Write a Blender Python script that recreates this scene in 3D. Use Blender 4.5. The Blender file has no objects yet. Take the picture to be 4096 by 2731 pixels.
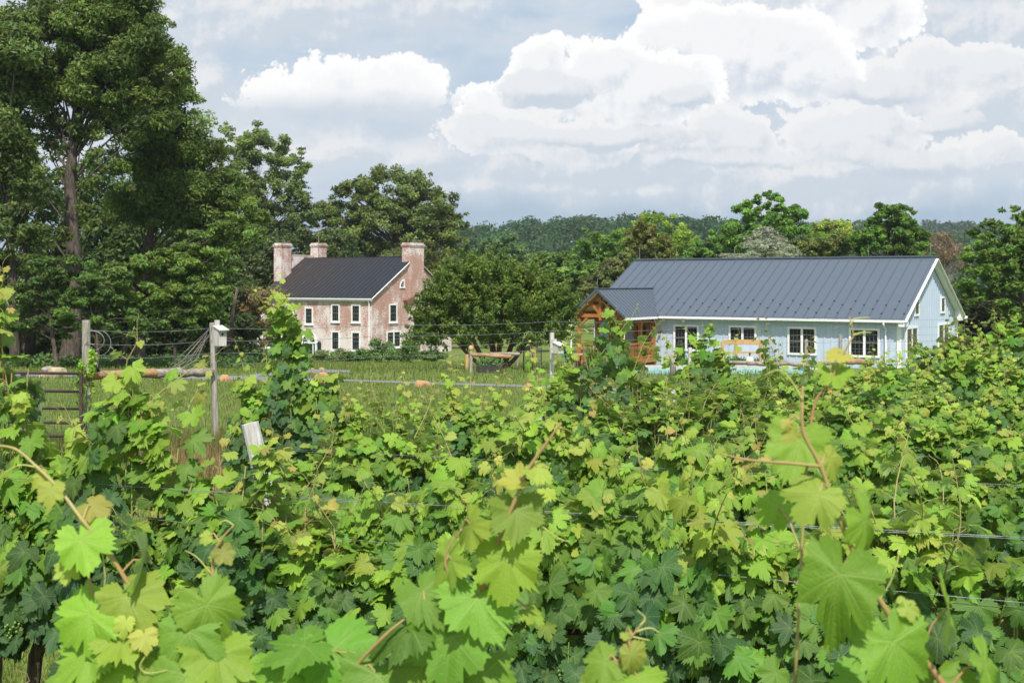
import bpy, math, random
import numpy as np
from mathutils import Vector, Matrix

SC = bpy.context.scene
COL = SC.collection
R = math.radians
F = 4868.0          # focal length in pixels of a 4096 px wide frame
CZ = 2.2            # camera height above the ground below it

# ------------------------------------------------------------------ camera
cam_d = bpy.data.cameras.new('camera')
cam_d.sensor_width = 36.0
cam_d.lens = 36.0 * F / 4096.0
cam_d.shift_y = -(1365.5 - 1125.0) / 4096.0
cam_d.clip_end = 20000.0
cam_d.clip_start = 0.05
cam_d.dof.use_dof = True
cam_d.dof.focus_distance = 10.0
cam_d.dof.aperture_fstop = 9.0
cam = bpy.data.objects.new('camera', cam_d)
cam.location = (0, 0, CZ)
cam.rotation_euler = (R(90), 0, 0)
COL.objects.link(cam)
SC.camera = cam

SC.view_settings.view_transform = 'Standard'
SC.view_settings.look = 'None'
SC.view_settings.exposure = 0.35
SC.view_settings.gamma = 1.0
SC.cycles.max_bounces = 6
SC.cycles.diffuse_bounces = 3
SC.cycles.glossy_bounces = 2
SC.cycles.transmission_bounces = 4
SC.cycles.transparent_max_bounces = 6
SC.cycles.volume_bounces = 0
SC.cycles.caustics_reflective = False
SC.cycles.caustics_refractive = False
SC.cycles.use_denoising = True

# ------------------------------------------------------------------ sun
SUN_EL = 54.0
SUN_H = Vector((0.10, -0.99, 0)).normalized()
sun_dir = Vector((SUN_H.x * math.cos(R(SUN_EL)), SUN_H.y * math.cos(R(SUN_EL)), math.sin(R(SUN_EL))))
sd = bpy.data.lights.new('sun', 'SUN')
sd.energy = 4.7
sd.angle = R(0.6)
sd.color = (1.0, 0.955, 0.88)
so = bpy.data.objects.new('sun', sd)
so.rotation_euler = sun_dir.to_track_quat('Z', 'Y').to_euler()
COL.objects.link(so)

# ------------------------------------------------------------------ node helper
class NT:
    def __init__(s, tree):
        s.t = tree; s.n = tree.nodes; s.l = tree.links
    def new(s, typ, **kw):
        nd = s.n.new(typ)
        for k, v in kw.items(): setattr(nd, k, v)
        return nd
    def put(s, sock, v):
        if isinstance(v, bpy.types.NodeSocket): s.l.new(v, sock)
        elif v is not None:
            if hasattr(sock, 'default_value') and sock.type == 'RGBA' and len(v) == 3: v = (*v, 1)
            sock.default_value = v
    def m(s, op, a, b=None, c=None, clamp=False):
        nd = s.new('ShaderNodeMath', operation=op, use_clamp=clamp)
        s.put(nd.inputs[0], a)
        if b is not None: s.put(nd.inputs[1], b)
        if c is not None: s.put(nd.inputs[2], c)
        return nd.outputs[0]
    def v(s, op, a, b=None, sc=None):
        nd = s.new('ShaderNodeVectorMath', operation=op)
        s.put(nd.inputs[0], a)
        if b is not None: s.put(nd.inputs[1], b)
        if sc is not None: s.put(nd.inputs['Scale'], sc)
        return nd.outputs['Value'] if op in ('LENGTH', 'DOT_PRODUCT', 'DISTANCE') else nd.outputs[0]
    def xyz(s, a):
        nd = s.new('ShaderNodeSeparateXYZ'); s.put(nd.inputs[0], a); return nd.outputs
    def comb(s, x, y, z=0.0):
        nd = s.new('ShaderNodeCombineXYZ')
        s.put(nd.inputs[0], x); s.put(nd.inputs[1], y); s.put(nd.inputs[2], z); return nd.outputs[0]
    def noise(s, vec, scale, detail=4, rough=.55, dist=0.0, out='Fac'):
        nd = s.new('ShaderNodeTexNoise'); s.put(nd.inputs['Vector'], vec)
        nd.inputs['Scale'].default_value = scale; nd.inputs['Detail'].default_value = detail
        nd.inputs['Roughness'].default_value = rough; nd.inputs['Distortion'].default_value = dist
        return nd.outputs['Fac' if out == 'Fac' else 'Color']
    def voro(s, vec, scale, detail=0, rough=.5, feature='F1'):
        nd = s.new('ShaderNodeTexVoronoi', feature=feature); s.put(nd.inputs['Vector'], vec)
        nd.inputs['Scale'].default_value = scale
        if feature != 'N_SPHERE_RADIUS' and 'Detail' in nd.inputs:
            nd.inputs['Detail'].default_value = detail; nd.inputs['Roughness'].default_value = rough
            nd.normalize = True
        return nd.outputs
    def ss(s, x, a, b, lo=0.0, hi=1.0):
        nd = s.new('ShaderNodeMapRange', interpolation_type='SMOOTHSTEP')
        s.put(nd.inputs['Value'], x)
        nd.inputs['From Min'].default_value = a; nd.inputs['From Max'].default_value = b
        nd.inputs['To Min'].default_value = lo; nd.inputs['To Max'].default_value = hi
        return nd.outputs[0]
    def mix(s, f, a, b, mode='MIX'):
        nd = s.new('ShaderNodeMix', data_type='RGBA', blend_type=mode)
        s.put(nd.inputs[0], f); s.put(nd.inputs[6], a); s.put(nd.inputs[7], b)
        return nd.outputs[2]
    def bump(s, h, strength=.5, dist=.02):
        nd = s.new('ShaderNodeBump'); s.put(nd.inputs['Height'], h)
        nd.inputs['Strength'].default_value = strength; nd.inputs['Distance'].default_value = dist
        return nd.outputs[0]

# ------------------------------------------------------------------ world: Nishita sky with clouds, all by direction
world = bpy.data.worlds.new('World'); SC.world = world
world.use_nodes = True
wt = NT(world.node_tree); wt.n.clear()
wo = wt.new('ShaderNodeOutputWorld'); bg = wt.new('ShaderNodeBackground')
bg.inputs['Strength'].default_value = 0.1
wt.l.new(bg.outputs[0], wo.inputs[0])
sky = wt.new('ShaderNodeTexSky', sky_type='NISHITA')
sky.sun_disc = False
sky.sun_elevation = R(SUN_EL)
sky.sun_rotation = math.atan2(sun_dir.x, sun_dir.y)
sky.air_density = 1.2; sky.dust_density = 2.0; sky.ozone_density = 1.5
tc = wt.new('ShaderNodeTexCoord')
gx, gy, gzz = wt.xyz(tc.outputs['Generated'])
ya = wt.m('MAXIMUM', wt.m('ABSOLUTE', gy), 0.15)
U = wt.m('MULTIPLY_ADD', wt.m('DIVIDE', gx, ya), F / 1000, 2.048)
V = wt.m('SUBTRACT', 1.125, wt.m('MULTIPLY', wt.m('DIVIDE', gzz, ya), F / 1000))
PW = wt.comb(U, V, wt.m('MULTIPLY', wt.m('LESS_THAN', gy, 0.0), 7.3))

def ell(n, U, V, cx, cy, rx, ry, flat=None):
    d = n.v('LENGTH', n.comb(n.m('MULTIPLY_ADD', U, 1 / rx, -cx / rx), n.m('MULTIPLY_ADD', V, 1 / ry, -cy / ry)))
    e = n.m('MULTIPLY_ADD', d, -min(rx, ry), min(rx, ry))
    if flat is not None: e = n.m('MINIMUM', e, n.m('SUBTRACT', flat, V))
    return e
gN = bpy.data.node_groups.new('cloud_noise', 'ShaderNodeTree')       # the billow and the fine noise, shared by every cloud layer
gN.interface.new_socket('P', in_out='INPUT', socket_type='NodeSocketVector')
for nm in ('B', 'N'): gN.interface.new_socket(nm, in_out='OUTPUT', socket_type='NodeSocketFloat')
gN.interface.new_socket('W', in_out='OUTPUT', socket_type='NodeSocketVector')
_n = NT(gN); _gi = _n.new('NodeGroupInput'); _go = _n.new('NodeGroupOutput')
_wv = _n.noise(_gi.outputs[0], 2.2, 2, .6, out='Color')
_P2 = _n.v('ADD', _gi.outputs[0], _n.v('SCALE', _n.v('SUBTRACT', _wv, (.5, .5, .5)), sc=.12))
_n.l.new(_n.m('ADD', _n.m('MULTIPLY', _n.m('SUBTRACT', .45, _n.voro(_P2, 3.4, 0, .5)[0]), .55), _n.m('MULTIPLY', _n.m('SUBTRACT', .40, _n.voro(_P2, 9.5, 3, .68)[0]), .75)), _go.inputs[0])
_n.l.new(_n.m('SUBTRACT', _n.noise(_gi.outputs[0], 5.0, 6, .6), .5), _go.inputs[1])
_n.l.new(_P2, _go.inputs[2])
def cnoise(P):
    nd = wt.new('ShaderNodeGroup'); nd.node_tree = gN; wt.put(nd.inputs[0], P); return nd.outputs
def field(cn, ells, amp_b, amp_n):
    u, v, _ = wt.xyz(cn[2])
    f = None
    for e in ells:
        x = ell(wt, u, v, *e)
        f = x if f is None else wt.m('SMOOTH_MAX', f, x, .02)
    f = wt.m('ADD', f, wt.m('MULTIPLY', cn[0], amp_b))
    return wt.m('ADD', f, wt.m('MULTIPLY', cn[1], amp_n))
def off(P, x, y): return wt.v('ADD', P, (x, y, 0))

K = 7.3
N1 = cnoise(PW); N2 = cnoise(off(PW, -.022, -.036))
def k3(r, g, b): return (r * K, g * K, b * K, 1)
# clear air between the clouds: bluer to the top, grey-blue band above the hills
blue = wt.mix(.75, sky.outputs[0], k3(.36, .56, .80))
lowb = wt.ss(V, .0, .50)
base = wt.mix(lowb, blue, k3(.62, .725, .84))
hz = wt.ss(V, .70, .87)
base = wt.mix(hz, base, k3(.41, .555, .70))
# thin streaky layer
st = wt.noise(wt.v('MULTIPLY', PW, (1.0, 3.2, 1)), 1.5, 4, .5, .3)
stm = wt.m('MULTIPLY', wt.ss(st, .28, .62), wt.m('SUBTRACT', 1.0, wt.m('MULTIPLY', hz, .75)))
base = wt.mix(wt.m('MULTIPLY', stm, .8), base, k3(.76, .815, .88))
# soft grey-white cloud bank over the top left, and the far soft mass to the right
eC = [(1.25, .03, .75, .17), (.72, .38, .2, .22), (3.85, .44, .55, .26), (3.25, .70, .65, .16), (4.15, .1, .4, .12), (2.45, .62, .55, .14), (.35, .1, .5, .2), (2.9, .66, .7, .10), (1.3, .62, .6, .06), (2.6, .76, .7, .04)]
cC = field(N1, eC, .09, .26); cC2 = field(N2, eC, .09, .26)
mC = wt.ss(cC, -.07, .07)
shC = wt.ss(wt.m('SUBTRACT', cC, cC2), -.03, .05)
colC = wt.mix(shC, k3(.68, .755, .84), k3(.93, .935, .95))
base = wt.mix(wt.m('MULTIPLY', mC, .9), base, colC)
# bright cumulus: heaps one behind another, each with a white rim, a greyer inside and a fading foot
def heap(base, ells, foot, hi, lo, soft=.012, amp=.26, inner=.20, alpha=1.0):
    c1 = field(N1, ells, amp, .05); c2 = field(N2, ells, amp, .05)
    m_ = wt.m('MULTIPLY', wt.ss(c1, -.003, soft), wt.ss(V, foot[1], foot[0]))
    d_ = wt.ss(wt.m('ADD', wt.m('SUBTRACT', c1, c2), wt.m('MULTIPLY', N1[0], .12)), -.085, .045)
    rim = wt.ss(c1, inner, .01)
    sh = wt.m('MULTIPLY_ADD', rim, .45, wt.m('MULTIPLY', d_, .75), clamp=True)
    c_ = wt.mix(sh, lo, hi)
    return wt.mix(wt.m('MULTIPLY', m_, alpha), base, c_)
W1, W2 = k3(1.10, 1.095, 1.09), k3(.99, .99, 1.0)
base = heap(base, [(3.05, -.12, .50, .26), (2.80, .02, .22, .18), (3.50, .06, .16, .12)], (.30, .42), W1, k3(.72, .78, .865), inner=.10)
base = heap(base, [(3.72, .27, .13, .09), (3.62, .36, .2, .10), (3.98, .28, .16, .06)], (.36, .50), W2, k3(.68, .75, .84), inner=.06)
base = heap(base, [(2.95, .22, .40, .20), (2.70, .17, .20, .13), (3.22, .28, .18, .14)], (.40, .58), W1, k3(.70, .765, .855), inner=.08)
base = heap(base, [(2.17, .27, .12, .12), (2.42, .28, .18, .12), (2.62, .36, .22, .13), (2.02, .44, .14, .10), (2.25, .40, .24, .14)], (.46, .64), W1, k3(.70, .765, .855), inner=.07)
base = heap(base, [(3.50, .52, .18, .09), (3.30, .56, .22, .10), (3.86, .62, .10, .05), (2.95, .58, .20, .09)], (.58, .74), W2, k3(.68, .75, .84), inner=.06)
base = heap(base, [(1.98, .53, .15, .06), (2.30, .58, .20, .06), (4.02, .60, .10, .05)], (.56, .72), W2, k3(.68, .75, .84), inner=.05)
flt = wt.ss(V, .34, .455)
base = heap(base, [(1.40, .38, .27, .085, .45), (1.36, .32, .16, .085, .45), (1.53, .33, .11, .07, .45), (1.20, .41, .14, .04, .45)], (.41, .47), wt.mix(flt, W1, k3(.80, .85, .905)), wt.mix(flt, k3(.84, .875, .93), k3(.54, .645, .765)), inner=.08)
# grey fragments in front
eD = [(2.19, .36, .17, .075, .425), (2.40, .55, .28, .04), (2.74, .41, .08, .035), (3.52, .38, .15, .04), (3.70, .66, .22, .045), (2.9, .64, .4, .03), (3.78, .50, .12, .03)]
cD = field(N1, eD, .08, .12); cD2 = field(N2, eD, .08, .12)
mD = wt.m('MULTIPLY', wt.ss(cD, -.004, .012), .9)
colD = wt.mix(wt.ss(wt.m('SUBTRACT', cD, cD2), -.02, .03), k3(.64, .725, .82), k3(.90, .92, .95))
base = wt.mix(mD, base, colD)
# sky behind the camera, on the sun's side, boosted as added fill light
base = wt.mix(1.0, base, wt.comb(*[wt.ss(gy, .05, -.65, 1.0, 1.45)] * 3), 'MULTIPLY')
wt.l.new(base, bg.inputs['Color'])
world.cycles.sampling_method = 'MANUAL'
world.cycles.sample_map_resolution = 512

# ------------------------------------------------------------------ mesh helpers
def mesh(name, Vv, polys, tint=None, uv=None, smooth=False):
    me = bpy.data.meshes.new(name)
    Vv = np.asarray(Vv, dtype=np.float32).reshape(-1, 3)
    polys = [np.asarray(p, dtype=np.int32) for p in polys if len(p)]
    me.vertices.add(len(Vv)); me.vertices.foreach_set('co', Vv.ravel())
    loops = np.concatenate([p.ravel() for p in polys])
    tot = np.concatenate([np.full(len(p), p.shape[1], np.int32) for p in polys])
    st = np.zeros(len(tot), np.int32); st[1:] = np.cumsum(tot)[:-1]
    me.loops.add(len(loops)); me.loops.foreach_set('vertex_index', loops)
    me.polygons.add(len(tot)); me.polygons.foreach_set('loop_start', st)
    me.polygons.foreach_set('use_smooth', np.full(len(tot), bool(smooth)))
    if tint is not None:
        a = me.attributes.new('tint', 'FLOAT_COLOR', 'POINT')
        c = np.ones((len(Vv), 4), np.float32); c[:, :3] = tint
        a.data.foreach_set('color', c.ravel())
    if uv is not None:
        l = me.uv_layers.new(name='UVMap')
        l.data.foreach_set('uv', np.asarray(uv, np.float32)[loops].ravel())
    me.update(calc_edges=True)
    me.validate()
    return me

class MB:
    def __init__(s): s.v = []; s.f = []
    def add(s, vs, fs):
        b = len(s.v); s.v += [tuple(p) for p in vs]; s.f += [tuple(b + i for i in f) for f in fs]; return s
    def box(s, a, b):
        x0, y0, z0 = a; x1, y1, z1 = b
        return s.add([(x0, y0, z0), (x1, y0, z0), (x1, y1, z0), (x0, y1, z0), (x0, y0, z1), (x1, y0, z1), (x1, y1, z1), (x0, y1, z1)],
                     [(0, 3, 2, 1), (4, 5, 6, 7), (0, 1, 5, 4), (1, 2, 6, 5), (2, 3, 7, 6), (3, 0, 4, 7)])
    def beam(s, p, q, w, h, up=(0, 0, 1)):
        p = Vector(p); q = Vector(q); d = (q - p).normalized(); up = Vector(up)
        if abs(d.dot(up)) > .98: up = Vector((0, 1, 0)) if abs(d.y) < .9 else Vector((1, 0, 0))
        a = d.cross(up).normalized() * w / 2; b = a.cross(d).normalized() * h / 2
        vs = [p - a - b, p + a - b, p + a + b, p - a + b, q - a - b, q + a - b, q + a + b, q - a + b]
        return s.add(vs, [(0, 3, 2, 1)[::-1], (4, 5, 6, 7)[::-1], (0, 1, 5, 4)[::-1], (1, 2, 6, 5)[::-1], (2, 3, 7, 6)[::-1], (3, 0, 4, 7)[::-1]])
    def tube(s, pts, rad, n=8, cap=True):
        pts = [Vector(p) for p in pts]
        if not hasattr(rad, '__len__'): rad = [rad] * len(pts)
        vs = []; fs = []; ref = None
        for i, p in enumerate(pts):
            d = (pts[min(i + 1, len(pts) - 1)] - pts[max(i - 1, 0)])
            d = d.normalized() if d.length > 1e-9 else Vector((0, 0, 1))
            if ref is None: ref = Vector((1, 0, 0)) if abs(d.x) < .8 else Vector((0, 1, 0))
            a = d.cross(ref).normalized(); b = d.cross(a).normalized(); ref = a.cross(d)
            for k in range(n):
                t = 2 * math.pi * k / n
                vs.append(p + (a * math.cos(t) + b * math.sin(t)) * rad[i])
        for i in range(len(pts) - 1):
            for k in range(n):
                fs.append((i * n + k, (i + 1) * n + k, (i + 1) * n + (k + 1) % n, i * n + (k + 1) % n))
        if cap:
            fs.append(tuple(range(n))); fs.append(tuple(range((len(pts) - 1) * n, len(pts) * n))[::-1])
        return s.add(vs, fs)
    def prism(s, prof, ext):
        n = len(prof); e = Vector(ext); a = [Vector(p) for p in prof]
        vs = a + [p + e for p in a]
        fs = [tuple(range(n))[::-1], tuple(range(n, 2 * n))] + [(i, (i + 1) % n, n + (i + 1) % n, n + i) for i in range(n)]
        return s.add(vs, fs)
    def sphere(s, c, r, n=8, m=6, sz=1.0):
        vs = [(c[0], c[1], c[2] - r * sz)]
        for i in range(1, m):
            t = math.pi * i / m
            for k in range(n):
                a = 2 * math.pi * k / n
                vs.append((c[0] + r * math.sin(t) * math.cos(a), c[1] + r * math.sin(t) * math.sin(a), c[2] - r * sz * math.cos(t)))
        vs.append((c[0], c[1], c[2] + r * sz)); L = len(vs) - 1
        fs = [(0, 1 + (k + 1) % n, 1 + k) for k in range(n)]
        for i in range(m - 2):
            for k in range(n):
                a = 1 + i * n
                fs.append((a + k, a + (k + 1) % n, a + n + (k + 1) % n, a + n + k))
        a = 1 + (m - 2) * n
        fs += [(a + k, a + (k + 1) % n, L) for k in range(n)]
        return s.add(vs, fs)
    def me(s, name, smooth=False, uv=None, tint=None):
        by = {}
        for f in s.f: by.setdefault(len(f), []).append(f)
        return mesh(name, s.v, [np.array(x) for x in by.values()], smooth=smooth, uv=uv, tint=tint)

def obj(name, me, mat=None, parent=None, loc=None, rot=None):
    if isinstance(me, MB): me = me.me(name)
    o = bpy.data.objects.new(name, me)
    if mat is not None and len(me.materials) == 0: me.materials.append(mat)
    COL.objects.link(o)
    if parent is not None: o.parent = parent
    if loc is not None: o.location = loc
    if rot is not None: o.rotation_euler = rot
    return o
def tag(o, label, cat, group=None):
    o['label'] = label; o['category'] = cat
    if group: o['group'] = group
    return o
def thing(name, label, cat, loc=(0, 0, 0), rotz=0.0, group=None):
    o = bpy.data.objects.new(name, None); o.empty_display_size = .2; COL.objects.link(o)
    o.location = loc; o.rotation_euler = (0, 0, rotz)
    return tag(o, label, cat, group)
def struct(name, me, mat):
    o = obj(name, me, mat); o['kind'] = 'structure'; return o
def stuff(name, me, mat, label, cat):
    o = obj(name, me, mat); o['kind'] = 'stuff'; return tag(o, label, cat)

# ------------------------------------------------------------------ ground height and picture rays
_ky = np.array([-80, -3, 5, 8, 12, 22, 30, 38, 50, 70, 90, 110, 125, 160, 240, 340, 3000], float)
_kz = np.array([1.0, .05, -.25, -.40, -.55, -.85, -.98, -1.15, -1.60, -2.75, -3.85, -4.80, -5.2, -5.8, -7.0, -6.5, -6.0], float)
_yy = np.arange(-80, 3000, 1.0)
_zz = np.interp(_yy, _ky, _kz)
_k = np.ones(7) / 7
_zz = np.convolve(np.pad(_zz, 3, mode='edge'), _k, 'valid')
def hill(x, y):
    a = 19.5 * np.exp(-((y - 560) / 150) ** 2) * (1 + .18 * np.sin(x * .011 + 1) + .1 * np.sin(x * .027)) * np.exp(-((x - 40) / 330) ** 4)
    b = 40 * np.exp(-((y - 1250) / 300) ** 2) * (1 + .1 * np.sin(x * .006))
    return a + b
def gz(y, x=0.0):
    return np.interp(y, _yy, _zz) + hill(np.asarray(x, float), np.asarray(y, float)) * (np.asarray(y) > 200)
def P(px, py, d):
    return Vector(((px - 2048) / F * d, d, CZ - (py - 1125) / F * d))
def G(px, d):                                    # point on the ground at picture column px and distance d
    x = (px - 2048) / F * d
    return Vector((x, d, float(gz(d, x))))
_hd = np.arange(3, 200, .05); _hz = np.array([float(z) for z in np.interp(_hd, _yy, _zz)])
def hit(px, py):
    z = CZ - (py - 1125) / F * _hd
    i = int(np.argmax(z <= _hz)); d = float(_hd[i])
    return Vector(((px - 2048) / F * d, d, float(_hz[i])))

# ------------------------------------------------------------------ materials
MATS = {}
def mat(name):
    m = bpy.data.materials.new(name); m.use_nodes = True
    n = NT(m.node_tree); n.n.clear()
    out = n.new('ShaderNodeOutputMaterial')
    MATS[name] = m
    return m, n, out
def principled(n, out, col, rough=.6, spec=.5, metal=0.0, normal=None):
    p = n.new('ShaderNodeBsdfPrincipled')
    n.put(p.inputs['Base Color'], col); n.put(p.inputs['Roughness'], rough)
    p.inputs['Specular IOR Level'].default_value = spec; p.inputs['Metallic'].default_value = metal
    if normal is not None: n.l.new(normal, p.inputs['Normal'])
    if out is not None: n.l.new(p.outputs[0], out.inputs[0])
    return p
def simple(name, c1, c2=None, scale=6.0, rough=.6, spec=.4, metal=0.0, stretch=(1, 1, 1), bump=0.0, detail=5, lo=.35, hi=.65):
    m, n, out = mat(name)
    if c2 is None: c2 = tuple(x * .75 for x in c1)
    t = n.new('ShaderNodeTexCoord')
    vec = n.v('MULTIPLY', t.outputs['Object'], stretch)
    f = n.noise(vec, scale, detail, .6)
    col = n.mix(n.ss(f, lo, hi), c1, c2)
    nb = n.bump(f, bump, .02) if bump else None
    principled(n, out, col, rough, spec, metal, nb)
    return m
def foliage_mat(name, trans=.38, rough=.55, spec=.25, boost=1.35):
    m, n, out = mat(name)
    a = n.new('ShaderNodeAttribute', attribute_name='tint')
    p = principled(n, None, a.outputs['Color'], rough, spec)
    tr = n.new('ShaderNodeBsdfTranslucent')
    n.put(tr.inputs[0], n.mix(1.0, a.outputs['Color'], (boost, boost * 1.05, boost * .6, 1), 'MULTIPLY'))
    mx = n.new('ShaderNodeMixShader'); mx.inputs[0].default_value = trans
    n.l.new(p.outputs[0], mx.inputs[1]); n.l.new(tr.outputs[0], mx.inputs[2]); n.l.new(mx.outputs[0], out.inputs[0])
    return m
FOL = foliage_mat('tree_leaves')
BARK = simple('bark', (.13, .105, .085), (.055, .043, .034), 3.0, .9, .1, stretch=(4, 4, .7), bump=.6)
BARKD = simple('bark_dark', (.075, .06, .05), (.035, .028, .022), 3.0, .9, .1, stretch=(4, 4, .7), bump=.6)
BARKG = simple('bark_grey', (.30, .28, .25), (.16, .15, .13), 3.0, .9, .1, stretch=(4, 4, .7), bump=.4)
OLDWOOD = simple('weathered_wood', (.40, .37, .32), (.20, .175, .14), 4.0, .85, .15, stretch=(7, 7, .6), bump=.5, lo=.3, hi=.7)
GREYWOOD = simple('grey_wood', (.60, .58, .54), (.36, .34, .31), 4.0, .85, .15, stretch=(8, 8, .5), bump=.5, lo=.3, hi=.7)
LOG = simple('peeled_log', (.42, .24, .115), (.27, .17, .10), 2.5, .8, .2, stretch=(1, 4, 4), bump=.3)
LOGG = simple('grey_log', (.34, .30, .26), (.2, .165, .13), 2.5, .85, .2, stretch=(.6, 6, 6), bump=.3)
PINE = simple('new_pine', (.52, .33, .14), (.42, .26, .11), 3.0, .7, .25, stretch=(4, 4, .7))
WIRE = simple('wire', (.36, .38, .40), (.20, .21, .22), 20, .5, .4, .5)
RUST = simple('rusty_pipe', (.085, .045, .042), (.05, .028, .028), 9, .65, .35, bump=.2)
STEEL = simple('grey_steel', (.28, .30, .33), (.10, .075, .07), 5, .55, .4, .3, stretch=(3, 3, .6))
WHITE = simple('white_paint', (.80, .80, .79), (.74, .74, .73), 5, .5, .4)
DKMETAL = simple('dark_metal', (.03, .032, .035), (.02, .02, .022), 5, .4, .5, .5)
ORANGEW = simple('stained_timber', (.41, .165, .045), (.32, .12, .032), 3, .5, .4, stretch=(3, 3, .6))
# ------------------------------------------------------------------ ground
m, n, out = mat('grass_ground')
t = n.new('ShaderNodeTexCoord')
o_ = t.outputs['Object']
f1 = n.noise(o_, .25, 5, .6); f2 = n.noise(o_, 5.0, 6, .7); f3 = n.noise(n.v('MULTIPLY', o_, (1, .35, 1)), 22.0, 3, .7)
c = n.mix(n.ss(f1, .35, .68), (.120, .172, .034), (.165, .195, .050))
c = n.mix(n.ss(f2, .42, .72), c, (.080, .135, .024))
c = n.mix(n.m('MULTIPLY', n.ss(f3, .5, .8), .5), c, (.17, .19, .06))
f4 = n.noise(o_, .9, 6, .65)
c = n.mix(n.m('MULTIPLY', n.ss(f4, .58, .74), .6), c, (.22, .19, .085))
principled(n, out, c, .9, .1, normal=n.bump(f3, .6, .04))
GRASS = m
gv = np.concatenate([np.arange(-80, 0, 5), np.arange(0, 40, .5), np.arange(40, 140, 2), np.arange(140, 400, 10), np.arange(400, 2901, 50)]).astype(float)
gu = np.linspace(-1, 1, 121); gu = np.sign(gu) * np.abs(gu) ** 2.2 * 2200
XX, YY = np.meshgrid(gu, gv)
ZZ = gz(YY, XX)
nu, nv = len(gu), len(gv)
idx = np.arange(nu * nv).reshape(nv, nu)
q = np.stack([idx[:-1, :-1], idx[:-1, 1:], idx[1:, 1:], idx[1:, :-1]], -1).reshape(-1, 4)
struct('ground', mesh('ground', np.stack([XX, YY, ZZ], -1), [q], smooth=True), GRASS)

def ribbon(name, top, bot, mt, lift=.012, kind='structure'):
    vs = []
    for (a, b) in zip(top, bot):
        p = hit(*a); r = hit(*b)
        for s in np.linspace(0, 1, 7):
            w = p.lerp(r, s); vs.append((w.x, w.y, float(gz(w.y, w.x)) + lift))
    k = len(top); ii = np.arange(k * 7).reshape(k, 7)
    qq = np.stack([ii[:-1, :-1], ii[:-1, 1:], ii[1:, 1:], ii[1:, :-1]], -1).reshape(-1, 4)
    o = obj(name, mesh(name, vs, [qq], smooth=True), mt); o['kind'] = kind
    return o
def dens(pts, k=40):
    xs = np.linspace(0, 1, len(pts)); t_ = np.linspace(0, 1, k)
    return list(zip(np.interp(t_, xs, [p[0] for p in pts]), np.interp(t_, xs, [p[1] for p in pts])))
GRAVEL = simple('gravel', (.24, .24, .245), (.15, .15, .155), 14, .9, .2, bump=.5)
ribbon('gravel_road', dens([(-300, 1491), (300, 1497), (620, 1500), (1000, 1505), (1400, 1519), (1760, 1531), (2100, 1541), (2500, 1556), (3000, 1571)]),
       dens([(-300, 1504), (300, 1508), (620, 1514), (1000, 1521), (1400, 1526), (1760, 1539), (2100, 1550), (2500, 1566), (3000, 1583)]), GRAVEL)
ribbon('gravel_path', dens([(1000, 1499), (1090, 1490), (1180, 1480), (1300, 1479), (1400, 1482)]), dens([(1000, 1508), (1090, 1502), (1180, 1494), (1300, 1491), (1400, 1490)]), GRAVEL, .016)

# ------------------------------------------------------------------ shared building bits
GLASS, n, out = mat('window_glass')
principled(n, out, (.012, .013, .014), .06, .5)
TRIM = WHITE
def window(par, name, x0, x1, z0, z1, face='y', at=0.0, sign=-1, casing=.11, cols=3, rows=4, sashes=1, label=None, sill=True, tr=None, glass=None, casing_d=.05, mid=True):
    """flat window on a wall plane; face 'y': wall plane y=at facing sign; face 'x': wall plane x=at"""
    tr = tr or TRIM
    def pt(a, d, z):
        return (a, at + sign * d, z) if face == 'y' else (at + sign * d, a, z)
    def bx(mb, a0, a1, zz0, zz1, d0, d1):
        p = pt(a0, d0, zz0); r = pt(a1, d1, zz1)
        mb.box(tuple(min(p[i], r[i]) for i in range(3)), tuple(max(p[i], r[i]) for i in range(3)))
    w = MB(); c = casing
    bx(w, x0, x1, z1 - c, z1, -.02, casing_d); bx(w, x0, x1, z0, z0 + c, -.02, casing_d)
    bx(w, x0, x0 + c, z0 + c, z1 - c, -.02, casing_d); bx(w, x1 - c, x1, z0 + c, z1 - c, -.02, casing_d)
    if sashes == 2:
        xm = (x0 + x1) / 2; bx(w, xm - c * .55, xm + c * .55, z0 + c, z1 - c, -.02, casing_d - .004)
    fr = obj(name, w, tr, par)
    if label: fr['label'] = label
    spans = [(x0 + c, x1 - c)] if sashes == 1 else [(x0 + c, (x0 + x1) / 2 - c * .55), ((x0 + x1) / 2 + c * .55, x1 - c)]
    mu = MB(); gl = MB()
    for (a, b) in spans:
        bx(gl, a, b, z0 + c, z1 - c, -.02, .012)
        zm = (z0 + z1) / 2
        if mid: bx(mu, a, b, zm - .03, zm + .03, -.02, .034)
        for k in range(1, cols):
            xx = a + (b - a) * k / cols; bx(mu, xx - .010, xx + .010, z0 + c, z1 - c, -.02, .024)
        for k in range(1, rows):
            zz = z0 + c + (z1 - z0 - 2 * c) * k / rows
            if mid and abs(zz - zm) < .05: continue
            bx(mu, a, b, zz - .010, zz + .010, -.02, .0215)
    obj('pane', gl, glass or GLASS, fr); obj('muntin', mu, MUNT, fr)
    if sill:
        s_ = MB(); bx(s_, x0 - .07, x1 + .07, z0 - .10, z0 - .002, -.02, casing_d + .06); obj('sill', s_, tr, fr)
    return fr
MUNT = simple('muntin_paint', (.13, .135, .14), (.11, .115, .12), 5, .5, .4)

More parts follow.
